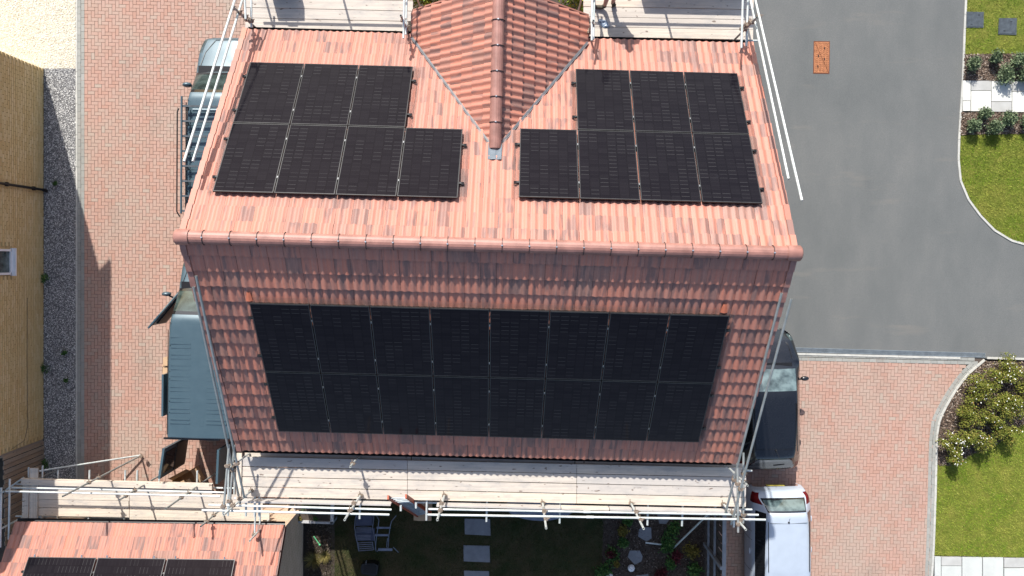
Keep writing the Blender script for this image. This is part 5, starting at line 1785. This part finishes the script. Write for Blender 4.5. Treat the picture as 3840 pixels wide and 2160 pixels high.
def car(x, y_front, direction, label, paint, L=4.0, hw=.875, h=1.47, rear_glass=True, ang=0.0, name='parked_car', T=None):
    """direction +1: nose towards +y"""
    root = thing(name, (x, y_front - direction * L / 2, 0), label, 'car', 'parked cars')
    ca, sa = math.cos(ang), math.sin(ang)
    cy = y_front - direction * L / 2

    def T(w, l, z):
        dx, dy = w * direction, direction * (L / 2 - l)
        return Vector((x + dx * ca - dy * sa, cy + dx * sa + dy * ca, z))

    def low(w, hood, f=1.0):      # front or rear section without cabin
        return [(w * .94, .22), (w * .99, .42), (w, .62), (w * .96, hood - .12), (w * .86, hood - .03), (w * .72, hood), (w * .38, hood + .02), (0, hood + .03)]

    def cab(w, zr, rh, belt=.96):
        return [(w * .96, .22), (w, .42), (w, .70), (w * .965, belt), (rh + .055, zr - .09), (rh - .03, zr - .015), (rh * .5, zr + .012), (0, zr + .02)]
    st = [(0.0, [(hw * .62, .25), (hw * .66, .36), (hw * .66, .46), (hw * .62, .54), (hw * .52, .56), (hw * .4, .57), (hw * .2, .575), (0, .58)]),
          (.10, low(hw * .78, .64)), (.30, low(hw * .915, .80)), (.58, low(hw * .98, .92)), (.82, [(hw * .96, .22), (hw, .42), (hw, .68), (hw * .965, .94), (hw * .88, .99), (hw * .70, 1.0), (hw * .36, 1.02), (0, 1.03)]),
          (.98, [(hw * .96, .22), (hw, .42), (hw, .70), (hw * .965, .955), (hw * .89, 1.01), (hw * .74, 1.06), (hw * .37, 1.09), (0, 1.10)]),
          (1.62, cab(hw, h - .04, hw * .68)), (2.3, cab(hw, h, hw * .67)), (L - .75, cab(hw * .995, h - .03, hw * .62)),
          (L - .48, cab(hw * .98, h - .09, hw * .60)), (L - .18, [(hw * .92, .24), (hw * .97, .42), (hw * .95, .72), (hw * .90, .93), (hw * .80, 1.0), (hw * .62, 1.03), (hw * .3, 1.04), (0, 1.05)]),
          (L - .03, [(hw * .84, .26), (hw * .90, .42), (hw * .86, .66), (hw * .80, .78), (hw * .7, .82), (hw * .55, .84), (hw * .3, .85), (0, .86)]),
          (L, [(hw * .72, .3), (hw * .78, .42), (hw * .74, .52), (hw * .66, .56), (hw * .55, .57), (hw * .4, .575), (hw * .2, .58), (0, .58)])]

    def cl(a, b, sgn):
        if 5.12 < a < 5.92 and b > 4.75: return 'windscreen'
        if 9.12 < a < 9.8 and b > 4.8: return 'rear_window'
        if 5.0 < a < 5.97 and b > 4.5: return 'trim'
        if 8.98 < a < 9.95 and b > 4.4: return 'trim'
        if 5.5 < a < 8.8 and 3.15 < b < 3.95: return 'side'
        if 9.5 < a < 10.6 and 2.3 < b < 4.15: return 'tail'
        if 1.1 < a < 2.0 and 2.6 < b < 4.3: return 'head'
        return 'body'
    mats = {'body': paint, 'windscreen': MT['glass'], 'rear_window': MT['glass'] if direction < 0 else MT['dark_glass'], 'window_surround': MT['dark_glass'], 'side_window': MT['dark_glass'], 'tail_light': MT['red_lens'], 'headlight': MT['glass']}
    shell(st, cl, mats, root, T, 6, 4)
    for sgn in (1, -1):
        for l in (.78, L - .72):
            wheel(root, T(sgn * (hw - .11), l, .31), T(sgn, 0, 0) - T(0, 0, 0), None)
            # dark arch
        c = T(sgn * (hw + .10), 1.35, 1.0)
        d = MB().ball(c, .12, (1.0, .55, .55), 14, 8).build('mirror', paint, root, smooth=True)
        d2 = MB().tube(T(sgn * hw * .93, 1.38, .97), T(sgn * (hw + .04), 1.36, .98), .025, 6).build('mirror_arm', MT['black'], d)
        for l in (1.95, 2.85):
            hdl = T(sgn * (hw + .012), l + .35, .86)
            MB().ball(hdl, .09, (.22, 1, .22), 10, 6).build('door_handle', paint, root, smooth=True)
        MB().path([T(sgn * (hw * .655), l, h + .0) for l in (1.95, 2.5, L - .7)], .012, 6).build('roof_strip', MT['black'], root)
    MB().prism([tuple(T(a, b, 0).xy) for a, b in ((-hw * .85, .2), (hw * .85, .2), (hw * .85, L - .2), (-hw * .85, L - .2))], .2, .4).build('underside', MT['black'], root)
    MB().tube(T(0.0, L - .72, h - .01), T(.03, L - .55, h + .16), .006, 6).build('aerial', MT['black'], root)
    MB().ball(T(0, L - .72, h), .028, n=8, m=5).build('aerial_base', MT['black'], root)
    # panel gaps
    for sgn in (1, -1):
        MB().path([T(sgn * hw * .45, .16, .69), T(sgn * hw * .66, .42, .885), T(sgn * hw * .72, .78, .995)], .006, 4).build('bonnet_gap', MT['black'], root)
        for l in (1.75, 2.65, L - 1.15): MB().path([T(sgn * (hw * 1.003), l, .35), T(sgn * (hw * 1.003), l, .75), T(sgn * hw * .97, l, .95)], .006, 4).build('door_gap', MT['black'], root)
    MB().path([T(w * hw, L - .055 - .05 * abs(w) ** 2, .835) for w in (-.66, -.33, 0, .33, .66)], .008, 4).build('boot_gap', MT['black'], root)
    MB().path([T(w * hw, L - .76 + .03 * abs(w), h - .012 - .02 * w * w) for w in (-.6, -.3, 0, .3, .6)], .005, 4).build('boot_gap', MT['black'], root)
    # wiper, plate, cowl
    MB().beam(T(-hw * .68, .93, 1.075), T(hw * .68, .93, 1.075), .10, .01).build('cowl', MT['black'], root)
    MB().tube(T(.05, L - .20, 1.09), T(.35, L - .24, 1.12), .009, 6).build('wiper', MT['black'], root)
    MB().box(T(0, L + .003, .46), (.52, .01, .11)).build('number_plate', plain('plate_yellow', (.6, .5, .1), .5), root)
    return root, T


bcx = (at(3000, 1500, .9).x) - .885
car(bcx, at(2850, 1237, .6).y, 1, 'glossy black hatchback parked beside the house, partly on the road', MT['car_black'], L=3.98, hw=.885, h=1.46, ang=R(1.2))
scx = (at(2795, 1980, .4).x + at(3047, 1980, .9).x) / 2 - .01
car(scx, at(2900, 1826, .62).y - 4.05, -1, 'silver white hatchback parked tail first behind the black car', MT['car_silver'], L=4.05, hw=.865, h=1.50, ang=R(1.0))


def van(xl, y_front, label, ang, rack=False, opened=False):
    """medium panel van, nose +y; xl = world x of the left side"""
    L, hw, h = 5.1, .97, 1.97
    x = xl + hw
    cy = y_front - L / 2
    root = thing('parked_van', (x, cy, 0), label, 'van', 'blue grey vans')
    ca, sa = math.cos(ang), math.sin(ang)

    def T(w, l, z):
        dx, dy = w, L / 2 - l
        return Vector((x + dx * ca - dy * sa, cy + dx * sa + dy * ca, z))

    def cab(w, zr, rh): return [(w * .96, .25), (w, .5), (w, .85), (w * .985, 1.15), (rh + .05, zr - .16), (rh - .0, zr - .045), (rh * .93, zr - .008), (rh * .5, zr + .01), (0, zr + .02)]
    st = [(0.0, [(hw * .70, .3), (hw * .74, .42), (hw * .74, .55), (hw * .70, .66), (hw * .6, .72), (hw * .5, .74), (hw * .4, .75), (hw * .2, .76), (0, .77)]),
          (.10, [(hw * .86, .26), (hw * .9, .45), (hw * .9, .65), (hw * .86, .82), (hw * .78, .88), (hw * .66, .90), (hw * .5, .91), (hw * .25, .92), (0, .93)]),
          (.45, [(hw * .95, .25), (hw * .98, .48), (hw * .98, .75), (hw * .95, .94), (hw * .88, 1.0), (hw * .75, 1.02), (hw * .55, 1.035), (hw * .28, 1.045), (0, 1.05)]),
          (.92, [(hw * .96, .25), (hw, .5), (hw, .8), (hw * .975, 1.04), (hw * .92, 1.12), (hw * .8, 1.15), (hw * .6, 1.165), (hw * .3, 1.175), (0, 1.18)]),
          (1.10, [(hw * .96, .25), (hw, .5), (hw, .82), (hw * .98, 1.08), (hw * .93, 1.18), (hw * .85, 1.24), (hw * .66, 1.27), (hw * .33, 1.29), (0, 1.30)]),
          (1.78, cab(hw, h - .07, hw * .80)), (2.2, cab(hw, h, hw * .84)), (3.6, cab(hw, h + .01, hw * .86)), (L - .15, cab(hw, h, hw * .86)),
          (L - .03, cab(hw, h - .003, hw * .86)), (L, cab(hw * .998, h - .03, hw * .857))]

    def cl(a, b, sgn):
        if 4.18 < a < 4.88 and b > 4.6: return 'windscreen'
        if 4.0 < a < 4.97 and b > 4.25: return 'trim'
        if 4.5 < a < 5.9 and 3.15 < b < 3.95: return 'side'
        if 1.0 < a < 2.2 and 2.6 < b < 4.4: return 'head'
        return 'body'
    mats = {'body': MT['van'], 'windscreen': MT['van_glass'], 'window_surround': MT['dark_glass'], 'side_window': MT['dark_glass'], 'headlight': MT['glass']}
    shell(st, cl, mats, root, T, 6, 4)
    MB().beam(T(-hw * .84, 1.04, 1.262), T(hw * .84, 1.04, 1.262), .24, .02).build('cowl', MT['black'], root)
    for s_ in (-.45, .3): MB().tube(T(s_ * .9, 1.05, 1.245), T(s_ * .9 + .5, 1.15, 1.285), .01, 6).build('wiper', MT['black'], root)
    rear = [(w, z) for w, z in st[-1][1]]
    pts = [T(w, L - .04, z) for w, z in rear] + [T(-w, L - .04, z) for w, z in reversed(rear[:-1])]
    m = MB(); m.add(pts, [tuple(range(len(pts)))]); m.build('rear_cap', MT['black'] if opened else MT['van'], root)  # when opened, a flat black sheet stands for the shaded interior
    MB().prism([tuple(T(a, b, 0).xy) for a, b in ((-hw * .85, .2), (hw * .85, .2), (hw * .85, L - .1), (-hw * .85, L - .1))], .22, .45).build('underside', MT['black'], root)
    for sgn in (1, -1):
        for l in (.95, L - 1.05): wheel(root, T(sgn * (hw - .12), l, .33), T(sgn, 0, 0) - T(0, 0, 0), None, .33)
        if not (opened and sgn < 0):
            d = MB().ball(T(sgn * (hw + .14), 1.45, 1.28), .13, (1.0, .55, .85), 12, 8).build('mirror', MT['van'], root, smooth=True)
            MB().tube(T(sgn * hw * .95, 1.5, 1.25), T(sgn * (hw + .06), 1.47, 1.27), .03, 6).build('mirror_arm', MT['black'], d)
        # roof channel
        MB().beam(T(sgn * hw * .86, 2.2, h - .005), T(sgn * hw * .86, L - .1, h - .005), .012, .02).build('roof_channel', MT['black'], root)
        MB().path([T(sgn * hw * .5, .14, .95), T(sgn * hw * .74, .5, 1.045), T(sgn * hw * .84, .92, 1.16)], .007, 4).build('bonnet_gap', MT['black'], root)
        MB().path([T(sgn * hw * 1.003, 2.35, .4), T(sgn * hw * 1.003, 2.35, 1.15)], .008, 4).build('door_gap', MT['black'], root)
    MB().path([T(w * hw, .11 + .06 * w * w, .94) for w in (-.5, -.25, 0, .25, .5)], .007, 4).build('bonnet_gap', MT['black'], root)
    # pressed ribs on the roof
    zz = h + .012
    l = 2.55
    while l < L - .25:
        for sgn in (1, -1):
            for o_ in (0, .105):
                MB().beam(T(sgn * .22, l + o_, zz), T(sgn * hw * .78, l + o_, zz - .012), .032, .034).build('roof_rib', MT['van'], root)
        l += .29
    MB().beam(T(-hw * .8, 2.38, zz - .004), T(hw * .8, 2.38, zz - .004), .03, .012).build('roof_seam', MT['van'], root)
    MB().beam(T(0, 2.6, zz + .004), T(0, L - .35, zz + .004), .30, .012).build('roof_spine', MT['van'], root)
    for sgn in (-1, 1):
        for l in (2.0, 2.6, 3.3, 3.5, 4.1, 4.4):
            MB().ball(T(sgn * hw * .80, l, h + .005), .014, n=6, m=4).build('roof_stud', MT['black'], root)
    return root, T, (L, hw, h)


v1x = at(700, 450, 1.95).x
v1, T1, (vL, vhw, vh) = van(v1x - .15, at(800, 136, .9).y + .0, 'blue grey van with a black roof rack, nose up at the top left', R(-1.2), rack=True)
rk = thing('roof_rack', T1(0, 3.5, 2.1), 'black tube roof rack on the upper van', parent=v1)
del rk['label']
for sgn in (-1, 1):
    MB().tube(T1(sgn * .86, 1.95, 2.16), T1(sgn * .86, 5.0, 2.16), .028, 8).build('side_rail', MT['van'], rk)
    MB().path([T1(sgn * .97, 2.25, 2.08), T1(sgn * 1.0, 2.35, 2.1), T1(sgn * 1.0, 4.95, 2.1), T1(sgn * .93, 5.08, 2.08)], .018, 8).build('ladder_rail', MT['black'], rk)
    MB().tube(T1(sgn * .76, 2.1, 2.12), T1(sgn * .76, 5.0, 2.12), .016, 6).build('side_rail', MT['black'], rk)
for i in range(8):
    l = 2.2 + i * .39
    MB().beam(T1(-.86, l, 2.14), T1(.86, l, 2.14), .05, .035).build('crossbar', MT['cover'], rk)
    for sgn in (-1, 1): MB().box(T1(sgn * .74, l + .06, 2.1), (.07, .09, .07)).build('clamp', MT['black'], rk)
MB().tube(T1(-.55, 2.3, 2.18), T1(.7, 2.3, 2.18), .04, 8).build('front_bar', MT['van'], rk)

yr = at(640, 1643, 1.95).y
v2x = at(634, 1500, 1.95).x
v2, T2, _ = van(v2x - .13, yr + 5.08, 'blue grey van with its front, side and rear doors open on the driveway', R(-1.6), opened=True)


def door_panel(root, name, a, b, z0, z1, th, glass=None, inner=None):
    """upright leaf from plan point a to b"""
    a, b = Vector(a), Vector(b)
    d = (b - a); d.z = 0; L = d.length; d.normalize(); n = Vector((-d.y, d.x, 0))
    o = MB().beam(Vector((a.x, a.y, (z0 + z1) / 2)), Vector((b.x, b.y, (z0 + z1) / 2)), th, z1 - z0).build(name, MT['van'], root)
    for s in ((1, -1) if inner is None else (inner,)):
        gz0, gz1 = z0 + (z1 - z0) * .52, z1 - .10
        MB().beam(Vector((a.x, a.y, (gz0 + gz1) / 2)) + d * .12 + n * s * (th / 2 + .003), Vector((b.x, b.y, (gz0 + gz1) / 2)) - d * .12 + n * s * (th / 2 + .003), .008, gz1 - gz0).build('pane', MT['dark_glass'], o)
        MB().beam(Vector((a.x, a.y, z0 + (z1 - z0) * .26)) + d * .05 + n * s * (th / 2 + .006), Vector((b.x, b.y, z0 + (z1 - z0) * .26)) - d * .05 + n * s * (th / 2 + .006), .02, (z1 - z0) * .46).build('door_lining', MT['black'], o)
    return o


def sloped_door(root, a, b, z0, zb, zt_, tilt, th=.06):
    """front door: lower leaf plus window frame leaning inwards"""
    a, b = Vector((*a, 0)), Vector((*b, 0))
    d = (b - a).normalized(); n = Vector((-d.y, d.x, 0))
    o = MB().beam(a + Vector((0, 0, (z0 + zb) / 2)), b + Vector((0, 0, (z0 + zb) / 2)), th, zb - z0).build('front_door', MT['van'], root)
    m = MB().add([a + d * .35 + Vector((0, 0, zb)), b + Vector((0, 0, zb)), b + n * tilt - d * .1 + Vector((0, 0, zt_)), a + d * .62 + n * tilt + Vector((0, 0, zt_))], [(0, 1, 2, 3)])
    m.add([Vector(v) + n * .008 for v in m.v[:4]], [(3, 2, 1, 0)])
    m.build('pane', MT['glass'], o)
    P_ = [a + d * .05 + Vector((0, 0, zb)), a + d * .62 + n * tilt + Vector((0, 0, zt_)), b + n * tilt - d * .1 + Vector((0, 0, zt_)), b + Vector((0, 0, zb))]
    MB().path(P_, .028, 6).build('window_frame', MT['van'], o)
    MB().beam(a + d * .06 + n * (th / 2 + .01) + Vector((0, 0, z0 + .4)), b - d * .06 + n * (th / 2 + .01) + Vector((0, 0, z0 + .4)), .03, .5).build('door_lining', MT['black'], o)
    mr = MB().ball(a + d * .22 - n * .2 + Vector((0, 0, 1.25)), .13, (1.0, .5, .8), 12, 8).build('mirror', MT['van'], o, smooth=True)
    MB().tube(a + d * .2 + Vector((0, 0, 1.18)), a + d * .22 - n * .14 + Vector((0, 0, 1.22)), .025, 6).build('mirror_arm', MT['black'], mr)
    return o


ha, hb = at(668, 1097, 1.2), at(566, 1218, 1.2)
sloped_door(v2, tuple(ha.xy), tuple(hb.xy), .35, 1.15, 1.72, -.17 * -1, .06)
ra, rb = at(651, 1662, 1.3), at(634, 1772, 1.3)
door_panel(v2, 'rear_door', ra, rb, .4, 1.88, .06, inner=1)
ra, rb = at(848, 1668, 1.3), at(842, 1792, 1.3)
door_panel(v2, 'rear_door', ra, rb, .4, 1.85, .06, inner=-1)
sa_, sb2 = T2(-vhw - .07, 3.42, 0), T2(-vhw - .07, 4.55, 0)
door_panel(v2, 'sliding_door', sa_, sb2, .35, 1.82, .05, inner=-1)
MB().box(T2(0, 5.15, .42), (1.6, .14, .2), Matrix.Rotation(R(-1.6), 3, 'Z')).build('rear_bumper', MT['black'], v2)
# open lid seal over the door opening
MB().box(T2(-.2, 5.12, 1.9), (1.5, .05, .05), Matrix.Rotation(R(-1.6), 3, 'Z')).build('rear_header', MT['black'], v2)

# cartons
cb1 = thing('cardboard_box', at(622, 1370), 'pale cardboard cartons stacked against the side of the lower van', 'cardboard box')
pA = [at(612, 1341, .95), at(645, 1335, .95), at(645, 1372, .95), at(611, 1372, .95)]
MB().prism([tuple(p.xy) for p in pA], .0, .95).build('carton', MT['card'], cb1)
pA = [at(611, 1375, .9), at(645, 1375, .9), at(643, 1408, .9), at(628, 1413, .9), at(609, 1402, .9)]
MB().prism([tuple(p.xy) for p in pA], .0, .9).build('carton', MT['card'], cb1)
MB().box((pA[0] + pA[1]) / 2 + Vector((0, .03, .01)), (.3, .03, .02)).build('flap', MT['card'], cb1)


def open_box(root, c, w, d, h, rz, flaps, mat='card'):
    Rm = Matrix.Rotation(rz, 3, 'Z'); c = Vector(c); t_ = .012
    for (ox, oy, sx_, sy_) in ((0, d / 2, w, t_), (0, -d / 2, w, t_), (w / 2, 0, t_, d), (-w / 2, 0, t_, d)):
        MB().box(c + Rm @ Vector((ox, oy, h / 2)), (sx_, sy_, h), Rm).build('carton_side', MT[mat], root)
    MB().box(c + Rm @ Vector((0, 0, .01)), (w, d, .012), Rm).build('carton_base', MT[mat], root)
    for k, (ox, oy, fw, an) in enumerate(flaps):
        ax_ = Vector((-oy, ox, 0)).normalized() if (ox or oy) else Vector((1, 0, 0))
        out = Vector((ox, oy, 0)).normalized()
        ed = Vector((ox * w / 2, oy * d / 2, h))
        tip_ = out * (math.cos(an) * fw) + Vector((0, 0, math.sin(an) * fw))
        wd = (d if ox else w) * .48
        p = [ed - ax_ * wd, ed + ax_ * wd, ed + ax_ * wd + tip_, ed - ax_ * wd + tip_]
        p = [c + Rm @ v for v in p]
        MB().add(p + [v + Vector((0, 0, -.006)) for v in p], [(0, 1, 2, 3), (7, 6, 5, 4), (0, 4, 5, 1), (1, 5, 6, 2), (2, 6, 7, 3), (3, 7, 4, 0)]).build('flap', MT[mat], root)


ob = thing('cardboard_box', at(715, 1770), 'open cardboard carton with raised flaps behind the lower van', 'cardboard box')
bc_ = at(722, 1788, .0)
open_box(ob, (bc_.x, bc_.y, 0), .62, .42, .5, R(28), [(0, 1, .2, 1.0), (1, 0, .26, .5), (0, -1, .2, .5), (-1, 0, .2, .9)])
for dx, dy in ((-.08, -.05), (.1, .0)):
    MB().box((bc_.x + dx, bc_.y + dy, .4), (.11, .14, .1), Matrix.Rotation(.4, 3, 'Z')).build('packet', MT['card'], ob)
MB().ball((bc_.x - .12, bc_.y - .2, .5), .05, n=8, m=5).build('yellow_reel', plain('yellow_plastic', (.7, .55, .02), .5), ob)

# ---------------------------------------------------------------- person on the platform


def skin_fig(name, verts, edges, radii, mat, parent, root_v=0, sub=2):
    me = bpy.data.meshes.new(name)
    me.from_pydata([tuple(v) for v in verts], edges, [])
    o = bpy.data.objects.new(name, me)
    put(o, parent)
    md = o.modifiers.new('skin', 'SKIN')
    sv = me.skin_vertices[0].data if me.skin_vertices else None
    if sv is None:
        bpy.context.view_layer.update()
        sv = me.skin_vertices[0].data
    for i, r_ in enumerate(radii): sv[i].radius = (r_, r_) if not isinstance(r_, tuple) else r_
    sv[root_v].use_root = True
    s = o.modifiers.new('sub', 'SUBSURF'); s.levels = sub; s.render_levels = sub
    me.materials.append(mat)
    for p_ in me.polygons: p_.use_smooth = True
    md.use_smooth_shade = True
    return o


f1 = at(2254, 36, BZ); f2 = at(2292, 27, BZ)
pn = thing('person', ((f1 + f2) / 2), 'person in black shorts and brown work boots standing on the right street platform', 'person')
fx1, fy1 = f1.x + .03, f1.y - .0; fx2, fy2 = f2.x, f2.y + .02
hz = BZ
pel = Vector(((fx1 + fx2) / 2 + .10, fy1 + .30, hz + .88))
V_ = [pel, pel + Vector((.02, -.03, .25)), pel + Vector((.02, -.10, .50)), pel + Vector((.02, -.13, .62)),            # 0 pelvis 1 waist 2 chest 3 neck
      pel + Vector((.01, -.17, .74)),                                                                                # 4 head
      pel + Vector((-.10, 0, -.06)), Vector((fx1 + .04, fy1 + .10, hz + .50)), Vector((fx1 + .04, fy1 + .05, hz + .09)),   # 5 hip 6 knee 7 ankle
      pel + Vector((.12, 0, -.06)), Vector((fx2 + .02, fy2 + .10, hz + .50)), Vector((fx2 + .02, fy2 + .04, hz + .09)),    # 8 9 10
      pel + Vector((-.19, -.10, .53)), pel + Vector((-.30, -.16, .28)), pel + Vector((-.24, -.36, .10)),              # 11 12 13 left arm
      pel + Vector((.22, -.10, .53)), pel + Vector((.32, -.15, .28)), pel + Vector((.26, -.34, .10))]                # 14 15 16
E_ = [(0, 1), (1, 2), (2, 3), (3, 4), (0, 5), (5, 6), (6, 7), (0, 8), (8, 9), (9, 10), (2, 11), (11, 12), (12, 13), (2, 14), (14, 15), (15, 16)]
R_ = [.15, .14, .17, .06, .11, .10, .062, .045, .10, .062, .045, .07, .045, .032, .07, .045, .032]
body = skin_fig('body', V_, E_, R_, MT['skin'], pn)
for hnd, sg_ in ((V_[13], -1), (V_[16], 1)):
    for k in range(5):
        a = (k - 2) * .016
        base_ = hnd + Vector((a * 1.2, -.02, -.01)); ln = (.05, .075, .08, .072, .058)[k]
        if k == 0: base_ = hnd + Vector((sg_ * -.03, 0, 0))
        skin_fig('finger', [base_, base_ + Vector((a * .3, -ln * .6, -.02)), base_ + Vector((a * .3, -ln, -.05))], [(0, 1), (1, 2)], [.011, .009, .007], MT['skin'], body, sub=1)
# shirt and shorts as skinned sleeves a little thicker than the body
skin_fig('shirt', [V_[0] + Vector((0, 0, .04)), V_[1], V_[2], V_[2] + Vector((0, -.02, .07)), V_[11], V_[11].lerp(V_[12], .7), V_[14], V_[14].lerp(V_[15], .7)], [(0, 1), (1, 2), (2, 3), (2, 4), (4, 5), (2, 6), (6, 7)], [.175, .165, .19, .09, .085, .07, .085, .07], MT['cloth_black'], body)
skin_fig('shorts', [V_[0], V_[5], V_[5].lerp(V_[6], 1.08), V_[8], V_[8].lerp(V_[9], 1.08)], [(0, 1), (1, 2), (0, 3), (3, 4)], [.18, .135, .11, .135, .11], MT['cloth_black'], body)
hd = MB().ball(V_[4] + Vector((0, -.01, .03)), .105, (.85, 1, 1.15), 16, 10).build('hair', MT['boot'], body, smooth=True)
for (ax_, ay_, d_) in ((fx1, fy1, Vector((-.24, .02, 0))), (fx2, fy2, Vector((.03, -.05, 0)))):
    skin_fig('boot', [Vector((ax_ + .03, ay_ + .05, hz + .16)), Vector((ax_ + .03, ay_ + .03, hz + .05)), Vector((ax_ + .03, ay_ + .03, hz + .05)) + d_ * .6, Vector((ax_ + .03, ay_ + .02, hz + .04)) + d_], [(0, 1), (1, 2), (2, 3)], [.055, .055, .05, .04], MT['boot'], body, 1)
# plastic bag on the boards
a, b = at(2245, 74, BZ + .03), at(2283, 100, BZ + .03)
m = MB(); n = 9; vs = []
dd = (b - a); nv = Vector((-dd.y, dd.x, 0)).normalized()
for i in range(n):
    t_ = i / (n - 1)
    w = .03 + .05 * math.sin(math.pi * min(1, t_ * 1.05)) + random.uniform(-.012, .012)
    for j, q_ in enumerate((-1, -.4, .3, 1)):
        vs.append(a + dd * t_ + nv * (w * q_) + Vector((0, 0, (.05 - .045 * abs(q_)) * random.uniform(.5, 1.3) - .025)))
m.add(vs, [(i * 4 + j, i * 4 + j + 1, (i + 1) * 4 + j + 1, (i + 1) * 4 + j) for i in range(n - 1) for j in range(3)])
tag(m.build('plastic_wrap', MT['bag']), 'crumpled blue grey plastic wrap lying on the platform below the boots', 'plastic wrap')
